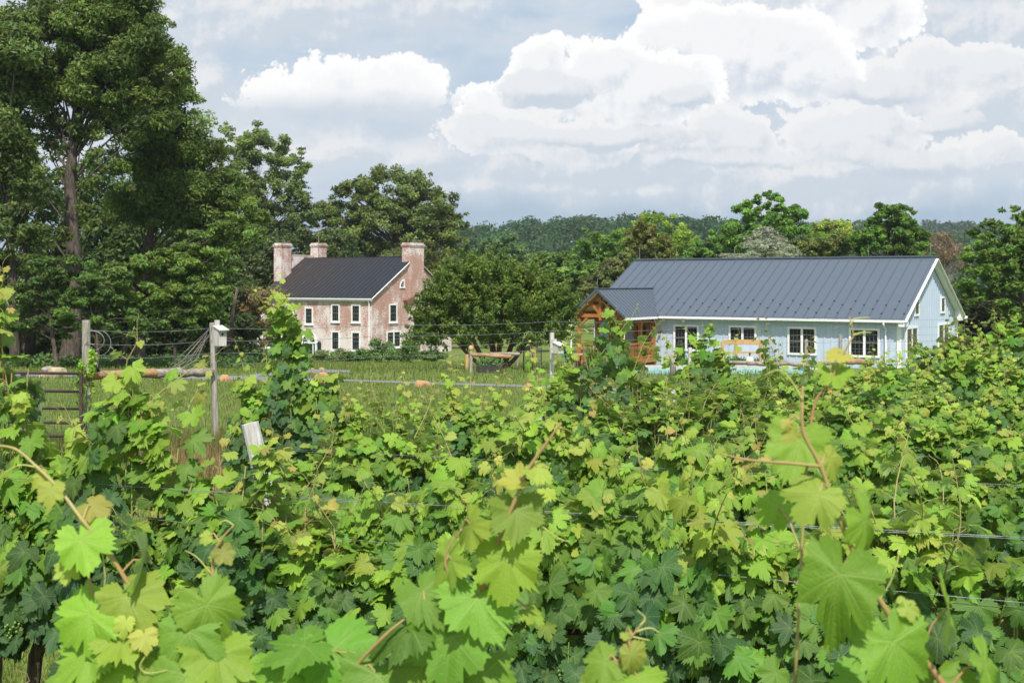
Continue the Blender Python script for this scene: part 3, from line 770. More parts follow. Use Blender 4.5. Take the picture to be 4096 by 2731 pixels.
def tree(name, label, cat, group, base, d, blobs, trunk=None, tr=.25, seed=0, leaf=.30, ncl=60, per=120, tint=(.05, .095, .02), tvar=.25,
         rc=.30, limbs=.35, depth=.9, bark=None, flat=.7, aspect=.45, up=.55, droop=.25, hue=(1.5, 1.25, .8), limb_r=None, sig=2.2, bare=0, shell=.45):
    """blobs: (px, py, rx, ry[, dd]) in picture units at distance d (+dd); trunk: picture points from the ground up"""
    rng = np.random.default_rng(seed); rnd = random.Random(seed)
    b = G(base, d)
    root = thing(name, label, cat, b, 0, group)
    cen = []; rad = []; ws = []
    tot = sum(x[2] * x[3] for x in blobs)
    tn = []
    for bl in blobs:
        dd = d + (bl[4] if len(bl) > 4 else 0)
        c = np.array(P(bl[0], bl[1], dd)); sx, sz = bl[2] / F * dd, bl[3] / F * dd; sy = depth * (sx + sz) / 2
        k = max(3, int(round(ncl * bl[2] * bl[3] / tot)))
        u = unit(rng.normal(size=(k, 3))); rr = (shell + (1 - shell) * rng.random(k)) ** .8
        pc = c + u * rr[:, None] * np.array([sx, sy, sz]) * .88
        rcl = rc * (.55 + .75 * rng.random(k)) * min(sx, sz)
        far = rng.random(k) < .12                    # a few sprays stand out of the crown
        pc = np.where(far[:, None], c + u * np.array([sx, sy, sz]) * rng.uniform(.92, 1.06, (k, 1)), pc); rcl = np.where(far, rcl * .6, rcl)
        cen.append(pc); rad.append(np.stack([rcl, rcl, rcl * flat], 1))
        yl = rng.random((k, 1))
        tn.append(np.array(tint) * (1 + tvar * rng.normal(size=(k, 1))).clip(.5, 1.7) * (1 + (np.array(hue) - 1) * yl * .6))
    cen = np.concatenate(cen); rad = np.concatenate(rad); tn = np.concatenate(tn)
    vol = rad[:, 0] ** 2; cnt = np.maximum(8, (per * vol / vol.mean()).astype(int))
    V4, Q, T = leaves(rng, cen, rad, cnt, leaf, tn, aspect=aspect, up=up, droop=droop, sig=sig)
    bb = np.array(b)
    crown = obj('crown', mesh('crown', V4 - bb, [Q], tint=T), FOL, root)
    # trunk and limbs
    mb = MB()
    top = max(blobs, key=lambda x: x[3] * x[2])
    if trunk is None:
        trunk = [(base, None), ((base + top[0]) / 2, None), (top[0], top[1] + top[3] * .2)]
    tp = []
    zt = P(trunk[-1][0], trunk[-1][1], d).z
    for i, (px, py) in enumerate(trunk):
        fr = i / (len(trunk) - 1)
        p = P(px, py, d) if py is not None else Vector(((px - 2048) / F * d, d, b.z + (zt - b.z) * fr))
        if i == 0: p.z = b.z - .15
        p.y += rnd.uniform(-.2, .2) * (i > 0)
        tp.append(p)
    pts = []
    for i in range(len(tp) - 1):
        for s in range(5): pts.append(tp[i].lerp(tp[i + 1], s / 5) + Vector((rnd.uniform(-1, 1), rnd.uniform(-1, 1), 0)) * tr * .18 * (i + s > 0))
    pts.append(tp[-1])
    rr = [tr * (1 - .82 * (i / (len(pts) - 1)) ** .9) * (1.25 if i == 0 else 1) for i in range(len(pts))]
    off_ = Vector(b)
    mb.tube([p - off_ for p in pts], rr, 9)
    tp0 = len(pts)
    k = len(cen); sel = rng.permutation(k)[:int(k * limbs)]
    for j in sel:
        e = Vector(cen[j]); i = max(2, min(tp0 - 1, int((e.z - b.z) / max(.1, zt - b.z) * .62 * tp0 + rnd.uniform(-1, 1))))
        a = pts[i]; L = (e - a).length
        r0 = min(rr[i] * .5, .008 * L + .015) if limb_r is None else limb_r
        mid = a.lerp(e, .5) + Vector((rnd.uniform(-.08, .08), rnd.uniform(-.08, .08), rnd.uniform(.0, .14))) * L
        mb.tube([p - off_ for p in (a, a.lerp(mid, .55) + Vector((0, 0, .03 * L)), mid, mid.lerp(e, .55), e)], [r0, r0 * .8, r0 * .6, r0 * .4, r0 * .2], 5, cap=False)
        for q in range(bare):
            f_ = e + Vector((rnd.uniform(-1, 1), rnd.uniform(-1, 1), rnd.uniform(-.5, 1))) * float(rad[j][0]) * 1.2
            mb.tube([p - off_ for p in (mid.lerp(e, .6), e.lerp(f_, .5), f_)], [r0 * .4, r0 * .3, r0 * .12], 4, cap=False)
    obj('trunk', mb.me('trunk', True), bark or BARK, root)
    return root

WG = 'trees in the dark wood on the left'
DK = (.034, .068, .018)
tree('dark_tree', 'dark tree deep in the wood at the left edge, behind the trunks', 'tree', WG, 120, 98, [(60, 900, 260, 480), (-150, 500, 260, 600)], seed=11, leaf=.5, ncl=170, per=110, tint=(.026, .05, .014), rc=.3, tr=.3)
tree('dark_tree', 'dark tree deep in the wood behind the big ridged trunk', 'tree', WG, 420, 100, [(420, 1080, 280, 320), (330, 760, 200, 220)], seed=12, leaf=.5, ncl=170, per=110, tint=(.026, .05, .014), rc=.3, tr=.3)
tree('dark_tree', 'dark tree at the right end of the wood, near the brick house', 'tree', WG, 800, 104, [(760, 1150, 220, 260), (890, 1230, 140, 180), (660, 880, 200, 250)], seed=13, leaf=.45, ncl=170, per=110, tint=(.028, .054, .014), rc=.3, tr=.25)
tree('locust_tree', 'tallest tree of the wood, with a straight ridged trunk and feathery crown', 'tree', WG, 285, 72,
     [(300, 60, 320, 150), (470, 90, 180, 160), (150, 330, 210, 130), (420, 330, 240, 150), (570, 200, 150, 140), (140, 540, 160, 100), (330, 480, 170, 90), (430, 640, 140, 70), (80, 760, 140, 80), (660, 330, 110, 110), (560, 470, 150, 120), (300, 250, 200, 120), (640, 90, 60, 60), (360, 860, 130, 60, -2), (210, 930, 110, 60, -2), (240, 690, 90, 40, -2), (420, 740, 120, 70)],
     trunk=[(285, None), (287, 1180), (290, 880), (285, 650), (300, 430), (320, 200)], tr=.62, seed=1, leaf=.30, ncl=420, per=230, tint=(.044, .074, .020), rc=.40, limbs=.10, flat=.7, aspect=.36, droop=.5)
tree('locust_tree', 'broad feathery tree sloping down the right side of the wood', 'tree', WG, 560, 80,
     [(650, 300, 120, 150), (730, 420, 80, 120), (680, 560, 180, 150), (800, 620, 110, 110), (880, 740, 120, 110), (950, 850, 120, 90), (740, 800, 210, 140), (1020, 930, 80, 70), (560, 760, 150, 150), (620, 430, 150, 120), (860, 930, 150, 100)],
     trunk=[(555, None), (570, 1150), (610, 900), (680, 600), (690, 380)], tr=.4, seed=2, leaf=.30, ncl=380, per=220, tint=(.044, .077, .020), rc=.40, limbs=.10, flat=.7, aspect=.36, droop=.5)
tree('leaning_tree', 'small bright-leaved tree with a thin pale trunk leaning to the right', 'tree', WG, 465, 66,
     [(690, 1060, 170, 90), (820, 980, 130, 80), (930, 900, 110, 60), (600, 1180, 150, 80), (760, 1180, 130, 110), (860, 1120, 90, 70), (500, 1080, 120, 70)],
     trunk=[(468, None), (520, 1320), (590, 1190), (690, 1080), (790, 960), (880, 880)], tr=.17, seed=3, leaf=.28, ncl=200, per=180, tint=(.052, .094, .022), rc=.38, limbs=.5, flat=.5, bark=BARK, aspect=.42)
tree('leafy_tree', 'leafy tree cut off by the left edge of the photo', 'tree', WG, 30, 70,
     [(20, 230, 190, 200), (-60, 560, 200, 200), (50, 700, 160, 90), (20, 900, 160, 110), (110, 1010, 130, 80), (-80, 1100, 150, 140)],
     trunk=[(60, None), (50, 1100), (40, 800), (20, 500), (10, 250)], tr=.32, seed=4, leaf=.30, ncl=260, per=220, tint=(.042, .070, .021), rc=.38, limbs=.15, flat=.6)
tree('understorey_tree', 'low dark tree in front of the ridged trunk, above the gate post', 'tree', WG, 380, 64,
     [(330, 1240, 120, 90), (420, 1130, 130, 90), (480, 1290, 120, 70), (250, 1320, 70, 50)], trunk=[(392, None), (385, 1330), (360, 1230), (395, 1140)], tr=.11, seed=5, leaf=.27, ncl=80, per=130, tint=(.036, .072, .018), rc=.36, limbs=.6, flat=.5)
tree('understorey_tree', 'thin crooked understorey tree between the gate post and the left edge', 'tree', WG, 205, 66,
     [(160, 1190, 130, 80), (80, 1280, 110, 70), (230, 1080, 110, 90)], trunk=[(228, None), (205, 1330), (195, 1230), (150, 1170), (190, 1090)], tr=.14, seed=6, leaf=.27, ncl=70, per=120, tint=(.034, .066, .018), rc=.34, limbs=.7, flat=.5, bare=2)
tree('understorey_tree', 'low dark tree at the right edge of the wood behind the birdhouse post', 'tree', WG, 720, 72,
     [(640, 1300, 130, 80), (780, 1290, 130, 90), (860, 1230, 70, 120)], trunk=[(700, None), (705, 1340), (720, 1240)], tr=.13, seed=7, leaf=.28, ncl=80, per=140, tint=(.036, .072, .018), rc=.36, limbs=.4, flat=.55)
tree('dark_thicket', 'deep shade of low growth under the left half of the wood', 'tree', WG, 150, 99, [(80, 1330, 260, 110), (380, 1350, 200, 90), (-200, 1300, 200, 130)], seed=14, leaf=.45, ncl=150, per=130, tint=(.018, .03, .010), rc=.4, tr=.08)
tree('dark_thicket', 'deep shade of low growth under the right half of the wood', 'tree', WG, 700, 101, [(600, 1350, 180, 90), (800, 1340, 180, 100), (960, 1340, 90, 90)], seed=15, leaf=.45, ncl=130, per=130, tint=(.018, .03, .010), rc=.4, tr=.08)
for i, (px, d, hh, lab) in enumerate(((120, 76, 800, 'thick dark bare trunk at the left of the wood'), (890, 90, 1150, 'pale slanting bare trunk beside the birdhouse'))):
    b = G(px, d); t_ = thing('bare_tree', lab, 'tree', b, 0, WG)
    e = P(px + (60 if i else -20), hh, d)
    obj('trunk', MB().tube([(0, 0, -.2), (e - b) * .35 + Vector((.2, 0, 0)), (e - b) * .7, e - b], [.36 - .1 * i, .3 - .1 * i, .22 - .08 * i, .1], 9).me('trunk', True), BARKD if i == 0 else BARK, t_)
# behind the brick house
HG = 'trees behind the brick house'
tree('sparse_tree', 'tall thin-leaved tree between the wood and the round tree', 'tree', HG, 1050, 150,
     [(960, 560, 110, 80), (1060, 600, 130, 110), (1160, 690, 100, 90), (960, 720, 110, 130), (1090, 770, 160, 110), (1180, 880, 110, 120), (1000, 900, 150, 120)], tr=.45, seed=21, leaf=.46, ncl=260, per=110, tint=(.066, .100, .032), rc=.26, limbs=.5, flat=.7, hue=(1.2, 1.15, .9))
tree('round_tree', 'wide round-crowned tree directly behind the brick house', 'tree', HG, 1600, 155,
     [(1560, 770, 200, 130), (1410, 830, 150, 120), (1720, 830, 130, 120), (1590, 920, 290, 130), (1800, 930, 90, 110), (1380, 960, 130, 90), (1830, 1010, 70, 90), (1290, 880, 80, 90)], trunk=[(1610, None), (1600, 1080), (1590, 940), (1570, 760)], tr=.6, seed=22, leaf=.46, ncl=420, per=110, tint=(.060, .088, .027), rc=.25, limbs=.4, flat=.7, hue=(1.25, 1.15, .85))
tree('dark_tree', 'dark shady tree behind the left chimneys of the brick house', 'tree', HG, 1080, 143, [(1020, 1060, 140, 170), (1180, 1000, 110, 140), (1330, 1010, 110, 120)], seed=23, leaf=.5, ncl=160, per=110, tint=(.034, .055, .018), rc=.3, tr=.35)
tree('dark_tree', 'dull green tree behind the right gable of the brick house', 'tree', HG, 1780, 150, [(1760, 1100, 150, 110), (1640, 1080, 140, 120)], seed=24, leaf=.5, ncl=140, per=100, tint=(.05, .068, .022), rc=.3, tr=.35)
def conifer(name, label, cat, group, px, d, top, bot, w, seed, tint, leaf, spread=.8, layers=26, droop=-.18):
    rng = np.random.default_rng(seed); b = G(px, d); root = thing(name, label, cat, b, 0, group)
    zt, zb_ = P(px, top, d).z, P(px, bot, d).z; wr = w / F * d
    cen = []; rad = []; mb = MB(); off_ = b
    mb.tube([(0, 0, -.2), (0, 0, zt - b.z)], [.3, .04], 8)
    for i in range(layers):
        f_ = (i + .5) / layers; z = zb_ + (zt - zb_) * f_
        r = wr * (1 - f_) ** spread + .15
        for a in rng.random(max(3, int(7 * (1 - f_)) + 2)) * 6.283:
            L = r * rng.uniform(.65, 1.05)
            for s in np.linspace(.2, 1, max(2, int(L / .55))):
                cen.append((b.x + math.cos(a) * L * s, b.y + math.sin(a) * L * s, z + droop * L * s)); rad.append((.42, .42, .13))
            mb.tube([(0, 0, z - b.z), (math.cos(a) * L, math.sin(a) * L, z - b.z + droop * L)], [.05, .015], 4, cap=False)
    cen = np.array(cen); rad = np.array(rad) * (1 + .3 * rng.random((len(cen), 1)))
    V4, Q, T = leaves(rng, cen, rad, np.full(len(cen), 16), leaf, np.array(tint) * (.75 + .5 * rng.random((len(cen), 1))), up=.8, aspect=.3)
    obj('crown', mesh('crown', V4 - np.array(b), [Q], tint=T), FOL, root)
    obj('trunk', mb.me('trunk', True), BARKD, root)
conifer('spruce_tree', 'dark pointed spruce tip showing beside the thin-leaved tree', 'tree', HG, 1205, 156, 585, 1080, 70, 25, (.03, .05, .022), .4)
tree('brown_leaved_tree', 'small olive-brown tree at the left end of the brick house', 'tree', None, 1010, 104, [(1010, 1200, 80, 90), (980, 1280, 60, 80), (1060, 1260, 60, 90), (1020, 1340, 80, 60)], seed=31, leaf=.26, ncl=110, per=110, tint=(.078, .075, .034), rc=.34, limbs=.7, tr=.14, bare=2, hue=(1.3, 1.0, .8), bark=BARKG)
# red cedar in front
def cedar(name, label, d, base, blobs, seed, tint):
    rng = np.random.default_rng(seed); rnd = random.Random(seed); b = G(base, d); root = thing(name, label, 'tree', b)
    cen = []; rad = []; tn = []
    for (px, py, rx, ry, up_) in blobs:
        c = np.array(P(px, py, d)); sx, sz = rx / F * d, ry / F * d; sy = (sx + sz) / 2
        k = int(sx * sz * 44) + 10
        u = unit(rng.normal(size=(k, 3))); rr = .35 + .65 * rng.random(k) ** .6
        pc = c + u * rr[:, None] * np.array([sx, sy, sz])
        g = .5 + .9 * np.clip(u[:, 2] * rr, -1, 1)
        for j in range(k):
            n_ = rnd.randint(2, 4); dr = unit((u[j] * np.array([1, 1, .5]) + np.array([0, 0, .55 if up_ else -.1]) + rng.normal(size=3) * .3)[None])[0]
            for s in range(n_):
                cen.append(pc[j] + dr * s * .24); q = .28 * (1 - s / n_ * .6); rad.append((q, q, q * .9))
            yel = rng.random()
            tn += [np.array(tint) * (.75 + .45 * rng.random()) * np.array([1 + .5 * yel, 1 + .22 * yel, 1])] * n_
    cen = np.array(cen); rad = np.array(rad)
    V4, Q, T = leaves(rng, cen, rad, np.full(len(cen), 24), .19, np.array(tn), up=.35, outw=.7, aspect=.42, droop=-.3)
    obj('crown', mesh('crown', V4 - np.array(b), [Q], tint=T), FOL, root)
    return root, b
red, rb_ = cedar('cedar_tree', 'wide dark green cedar with a forked trunk between the two houses', 64, 1975,
    [(1960, 1140, 190, 90, 1), (2110, 1170, 140, 80, 1), (1830, 1190, 130, 80, 1), (2200, 1210, 90, 60, 1), (2010, 1250, 270, 100, 1), (1750, 1250, 110, 70, 1), (1700, 1330, 60, 50, 0), (1820, 1120, 80, 60, 1), (2240, 1260, 70, 40, 0), (1850, 1330, 170, 40, 0), (2130, 1330, 150, 50, 0), (1980, 1085, 60, 60, 1), (1890, 1080, 40, 40, 1), (2090, 1090, 50, 50, 1)], 41, (.046, .084, .018))
mb = MB()
for (x0, x1, y1, r) in ((1960, 1860, 1290, .16), (1985, 1950, 1240, .2), (2005, 2080, 1280, .18), (1950, 1790, 1330, .12), (2010, 2140, 1330, .13), (1990, 2010, 1200, .16)):
    a = G(x0, 64); e = P(x1, y1, 64); mb.tube([a - rb_ - Vector((0, 0, .1)), a.lerp(e, .4) - rb_ + Vector((0, .1, -.2)), e - rb_], [r, r * .8, r * .4], 8)
obj('trunk', mb.me('trunk', True), simple('cedar_bark', (.15, .075, .05), (.06, .035, .028), 3, .9, .1, stretch=(5, 5, .6)), red)
# middle-distance trees
BG = 'trees in the valley behind the blue barn'
def mid(name, label, base, d, blobs, seed, tint, leaf=.46, **kw):
    a = dict(ncl=130, per=110, rc=.30, tr=.3, limbs=.4, flat=.7); a.update(kw)
    return tree(name, label, 'tree', BG, base, d, blobs, seed=seed, leaf=leaf, tint=tint, **a)
mid('poplar_tree', 'upright grey-green tree standing before the far wooded hill', 2040, 210, [(2030, 980, 70, 80), (2090, 1030, 70, 60), (1960, 1010, 80, 60), (2020, 1060, 150, 60)], 51, (.045, .085, .035), .6)
mid('leafy_tree', 'dark green tree rising right of the cedar, left of the porch', 2250, 125, [(2240, 1090, 120, 90), (2170, 1060, 80, 60), (2330, 1120, 90, 80)], 52, (.052, .10, .026))
mid('leafy_tree', 'mid green tree behind the porch roof', 2430, 140, [(2400, 990, 130, 80), (2330, 1010, 80, 60), (2480, 1040, 120, 90), (2400, 1100, 130, 80)], 53, (.055, .11, .024))
mid('bright_tree', 'bright yellow-green tree behind the left end of the barn roof', 2640, 165, [(2620, 900, 120, 70), (2700, 960, 100, 80), (2520, 940, 90, 60), (2600, 1000, 160, 90)], 54, (.085, .145, .026))
mid('magnolia_tree', 'bronze-tinted magnolia behind the left end of the barn ridge', 2590, 112, [(2570, 930, 70, 50), (2620, 990, 90, 60), (2530, 990, 50, 60), (2530, 1110, 50, 70), (2660, 1030, 60, 40)], 55, (.064, .080, .024), .34, hue=(1.3, 1.0, .8), ncl=100, aspect=.5)
mid('twiggy_shrub', 'dull brownish twiggy bush left of the barn roof', 2440, 104, [(2450, 1110, 100, 70), (2400, 1160, 90, 70), (2480, 1050, 60, 50)], 56, (.055, .075, .030), .3, bare=3, limbs=.8, tr=.1)
mid('walnut_tree', 'tall open-crowned tree behind the grey cedar', 3080, 128, [(2990, 850, 55, 60), (3020, 820, 50, 40), (3090, 805, 65, 50), (3130, 830, 50, 45), (3190, 870, 60, 50), (3080, 900, 130, 70), (2950, 950, 90, 70), (3200, 950, 100, 60)], 57, (.05, .11, .022), .42, rc=.42, ncl=110, per=150, aspect=.55)
mid('leafy_tree', 'rounded green tree behind the middle of the barn ridge, left of the grey cedar', 2880, 135, [(2890, 990, 80, 70), (2800, 1020, 90, 50)], 58, (.045, .098, .024))
mid('brush_thicket', 'olive scrub behind the barn ridge, right of the grey cedar', 3230, 118, [(3220, 990, 150, 50), (3330, 980, 110, 60)], 59, (.062, .09, .03), .34, bare=2, tr=.1)
mid('pale_tree', 'pale yellow-green dome-shaped tree behind the barn ridge', 3340, 170, [(3330, 930, 110, 60), (3380, 960, 90, 60), (3280, 960, 70, 50)], 60, (.105, .155, .036), .46)
mid('walnut_tree', 'large deep green tree behind the right half of the barn roof', 3590, 115, [(3560, 860, 95, 60), (3580, 920, 120, 70), (3480, 950, 90, 70), (3650, 960, 80, 70), (3560, 1010, 190, 60)], 61, (.042, .09, .018), .42, ncl=170, per=150, aspect=.5)
mid('bare_thicket', 'leafless grey-brown thicket right of the large deep green tree', 3770, 130, [(3760, 1000, 80, 80), (3830, 1020, 60, 70)], 62, (.085, .07, .05), .26, per=26, bare=6, limbs=1.0, tr=.12, bark=BARKG)
tree('overhanging_tree', 'big leafy tree at the right edge, beside the barn gable', 'tree', BG, 4080, 84,
     [(4070, 860, 90, 50), (3990, 940, 120, 70), (4090, 980, 110, 90), (3930, 1040, 130, 70), (4060, 1110, 140, 90), (3900, 1130, 110, 60), (3960, 1210, 120, 60), (4100, 1230, 110, 80), (4200, 1000, 140, 200), (3900, 1060, 60, 50), (4000, 1060, 120, 90), (3870, 1180, 60, 50)], trunk=[(4120, None), (4110, 1250), (4100, 1080), (4070, 900)], tr=.35, seed=63, leaf=.3, ncl=330, per=150, tint=(.050, .098, .020), rc=.36, limbs=.4, flat=.55, hue=(1.4, 1.2, .8))
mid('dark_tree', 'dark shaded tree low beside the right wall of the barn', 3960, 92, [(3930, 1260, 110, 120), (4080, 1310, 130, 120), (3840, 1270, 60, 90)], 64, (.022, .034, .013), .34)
mid('leafy_tree', 'dark green tree low behind the cedar and the brick house', 1880, 135, [(1870, 1130, 110, 80), (1990, 1110, 90, 60)], 65, (.042, .072, .022))
# atlas cedar: flat silvery tiers
rng = np.random.default_rng(70); b = G(3060, 106); at = thing('grey_cedar', 'silvery grey cedar with flat tiers in front of the open-crowned tree', 'tree', b, 0, BG)
cen = []; mb = MB(); mb.tube([(0, 0, 0), (.0, 0, P(3060, 905, 106).z - b.z)], [.3, .05], 8)
for (y, w) in ((915, 40), (930, 60), (950, 85), (968, 100), (985, 150), (1005, 120), (1020, 190), (1035, 170)):
    for a in rng.random(9) * 6.283:
        L = w / F * 106 * rng.uniform(.6, 1.1); z = P(0, y, 106).z
        mb.tube([(0, 0, z - b.z), (math.cos(a) * L, math.sin(a) * L, z - b.z + .1)], [.07, .02], 4, cap=False)
        for s in np.linspace(.25, 1, max(2, int(L / .4))): cen.append((b.x + math.cos(a) * L * s, b.y + math.sin(a) * L * s, z + .12 * rng.normal() - .1 * s))
cen = np.array(cen); V4, Q, T = leaves(rng, cen, np.tile((.4, .4, .14), (len(cen), 1)), np.full(len(cen), 16), .26, np.array((.15, .18, .14)) * (.7 + .5 * rng.random((len(cen), 1))), up=.9, aspect=.3)
obj('crown', mesh('crown', V4 - np.array(b), [Q], tint=T), FOL, at); obj('trunk', mb.me('trunk', True), BARKG, at)

# far wooded hill: reads as one mass
rng = np.random.default_rng(80)
cen = []; rad = []; tn = []; cnt = []
def forest(n_, y0, y1, xa, xb, rmin, rmax):
    for i in range(n_):
        y = y0 + (y1 - y0) * rng.random() ** 1.0; x = y * (xa + (xb - xa) * rng.random())
        r = rng.uniform(rmin, rmax); z = float(gz(y, x)) + r * 1.15
        tt = np.array((.020, .046, .020)) * rng.uniform(.75, 1.3) * np.array([rng.uniform(.85, 1.3), 1, 1])
        for k in range(9):
            u = unit(rng.normal(size=(1, 3)))[0]; u[2] = abs(u[2]) * .9 - .15
            cen.append((x + u[0] * r * .75, y + u[1] * r * .75, z + u[2] * r * .85)); q = r * rng.uniform(.3, .5); rad.append((q, q, q * .75)); cnt.append(34); tn.append(tt * rng.uniform(.85, 1.15))
forest(640, 330, 640, -.14, .46, 4.0, 7.5)
forest(220, 500, 600, -.12, .40, 4.5, 7.5)
forest(140, 190, 320, -.16, .45, 3.0, 5.5)
kA = len(cen)
forest(420, 880, 1300, .18, .46, 8, 14)
cen = np.array(cen); rad = np.array(rad); cnt = np.array(cnt); tn = np.array(tn)
V4, Q, T = leaves(rng, cen[:kA], rad[:kA], cnt[:kA], 1.35, tn[:kA], aspect=.6, sig=3.5)
V4b, Qb, Tb = leaves(rng, cen[kA:], rad[kA:] * 1.15, cnt[kA:], 3.6, tn[kA:] * .8, aspect=.75, sig=3.5)
Qb = Qb + len(V4); V4 = np.concatenate([V4, V4b]); Q = np.concatenate([Q, Qb]); T = np.concatenate([T, Tb])
stuff('far_wood', mesh('far_wood', V4, [Q], tint=T), FOL, 'dark green wooded hill along the horizon', 'forest')
# ------------------------------------------------------------------ grape leaves
m, n, out = mat('grape_leaf')
a = n.new('ShaderNodeAttribute', attribute_name='tint')
tcn = n.new('ShaderNodeTexCoord'); geo = n.new('ShaderNodeNewGeometry')
lx, ly, _ = n.xyz(tcn.outputs['UV'])
vein = None
for ang in (0, 50, -50, 104, -104):
    s_, c_ = math.sin(R(ang)), math.cos(R(ang))
    al = n.m('ADD', n.m('MULTIPLY', lx, s_), n.m('MULTIPLY', ly, c_))
    pe_ = n.m('ABSOLUTE', n.m('SUBTRACT', n.m('MULTIPLY', lx, c_), n.m('MULTIPLY', ly, s_)))
    wd = n.m('MULTIPLY_ADD', al, -.022, .030)
    # side veins: thin lines leaving each main vein at an angle
    sv = n.m('ABSOLUTE', n.m('SUBTRACT', n.m('FRACT', n.m('MULTIPLY', n.m('SUBTRACT', al, n.m('MULTIPLY', pe_, .85)), 5.5)), .5))
    sv = n.m('MULTIPLY', n.m('MULTIPLY', n.ss(sv, .12, .03), n.ss(pe_, .30, .22)), .45)
    x = n.m('MULTIPLY', n.m('MAXIMUM', n.ss(n.m('DIVIDE', pe_, n.m('MAXIMUM', wd, .003)), 1.0, .45), sv), n.m('GREATER_THAN', al, 0.0))
    vein = x if vein is None else n.m('MAXIMUM', vein, x)
mott = n.noise(tcn.outputs['UV'], 7.0, 4, .6)
col = n.mix(n.m('MULTIPLY', n.ss(mott, .35, .7), .35), a.outputs['Color'], n.mix(1.0, a.outputs['Color'], (.72, .80, .8, 1), 'MULTIPLY'))
col = n.mix(n.m('MULTIPLY', vein, .26), col, (.34, .42, .14, 1))
back = n.mix(.45, col, (.33, .40, .27, 1))
col = n.mix(geo.outputs['Backfacing'], col, back)
h = n.m('ADD', n.m('MULTIPLY', vein, -.6), n.m('MULTIPLY', n.noise(tcn.outputs['UV'], 16.0, 2, .5), .5))
nb = n.bump(h, .35, .006)
p = principled(n, None, col, .52, .22, normal=nb)
tr = n.new('ShaderNodeBsdfTranslucent'); n.put(tr.inputs[0], n.mix(1.0, col, (1.5, 1.55, .55, 1), 'MULTIPLY'))
mx = n.new('ShaderNodeMixShader'); mx.inputs[0].default_value = .33
n.l.new(p.outputs[0], mx.inputs[1]); n.l.new(tr.outputs[0], mx.inputs[2]); n.l.new(mx.outputs[0], out.inputs[0])
GLEAF = m
CANE = simple('young_cane', (.24, .30, .08), (.32, .22, .10), 5, .5, .3)
TENDRIL = simple('tendril', (.36, .42, .10), (.42, .40, .14), 5, .5, .3)
VTRUNK = simple('vine_bark', (.16, .125, .095), (.055, .042, .034), 5, .95, .05, stretch=(8, 8, .6), bump=.9)
BERRY = simple('green_berry', (.16, .27, .05), (.11, .20, .035), 5, .35, .4)

_half = [(0, 1.10), (3.5, .95), (7, 1.02), (11, .87), (15, .94), (19, .80), (24, .80), (28, .64), (31, .52), (34, .66), (38, .80), (42, .92), (45, .86), (50, 1.02), (54, .86), (58, .94), (62, .81), (66, .88), (71, .73), (76, .74), (82, .56), (86, .62),
         (91, .79), (95, .73), (99, .87), (103, .78), (107, .90), (112, .77), (117, .84), (122, .71), (128, .77), (134, .65), (141, .70), (148, .58), (155, .62), (162, .48), (168, .44), (174, .18)]
_low = [(0, 1.0), (9, .90), (17, .88), (29, .66), (38, .80), (46, .90), (51, 1.0), (60, .90), (69, .84), (82, .62), (93, .80), (104, .88), (115, .80), (128, .72), (142, .68), (156, .56), (171, .24)]
def template(half):
    o = [(a_, r_) for a_, r_ in half] + [(360 - a_, r_) for a_, r_ in half[::-1] if a_ > 0]
    k = len(o)
    pts = [(0.0, 0.0)]
    for a_, r_ in o: pts.append((r_ * .52 * math.sin(R(a_)), r_ * .52 * math.cos(R(a_))))
    for a_, r_ in o: pts.append((r_ * math.sin(R(a_)), r_ * math.cos(R(a_))))
    tri = np.array([(0, 1 + (i + 1) % k, 1 + i) for i in range(k)]); quad = np.array([(1 + i, 1 + (i + 1) % k, 1 + k + (i + 1) % k, 1 + k + i) for i in range(k)])
    return np.array(pts), tri, quad
def warp(half, d1, d2, w, tipk):
    """same leaf, other proportions: sinus depth, lobe width, tip length"""
    o = []
    for a_, r_ in half:
        k = 1 + (d1 if 22 < a_ < 38 else 0) + (d2 if 76 < a_ < 90 else 0)
        o.append((a_ * (1 + w * math.sin(R(a_))), r_ * k * (tipk if a_ < 20 else 1)))
    return o
T_HI = [template(_half), template(warp(_half, .25, .22, .04, 1.0)), template(warp(_half, .12, .30, -.05, 1.12)), template(warp(_half, -.12, .05, .02, .95))]
T_NEAR = [template(warp(_half, .22, .30, .05, 1.06)), template(warp(_half, .26, .12, -.06, 1.16)), template(warp(_half, .10, .36, .02, 1.02))]
T_LO = [template(_low), template(warp(_low, .2, .25, .04, 1.05)), template(warp(_low, -.1, .1, -.04, 1.0))]
def put_leaves(rng, tmpls, pos, tip, nrm, size, tint, cup=.30):
    """spread the leaves over the leaf shapes"""
    k = rng.integers(0, len(tmpls), len(pos)); b = 0; o = []
    for i, t in enumerate(tmpls):
        m_ = k == i
        if not m_.any(): continue
        v, a3, q4, c, u = put_leaves1(rng, t, pos[m_], tip[m_], nrm[m_], size[m_], tint[m_], cup)
        o.append((v, a3 + b, q4 + b, c, u)); b += len(v)
    return tuple(np.concatenate([x[j] for x in o]) for j in range(5))
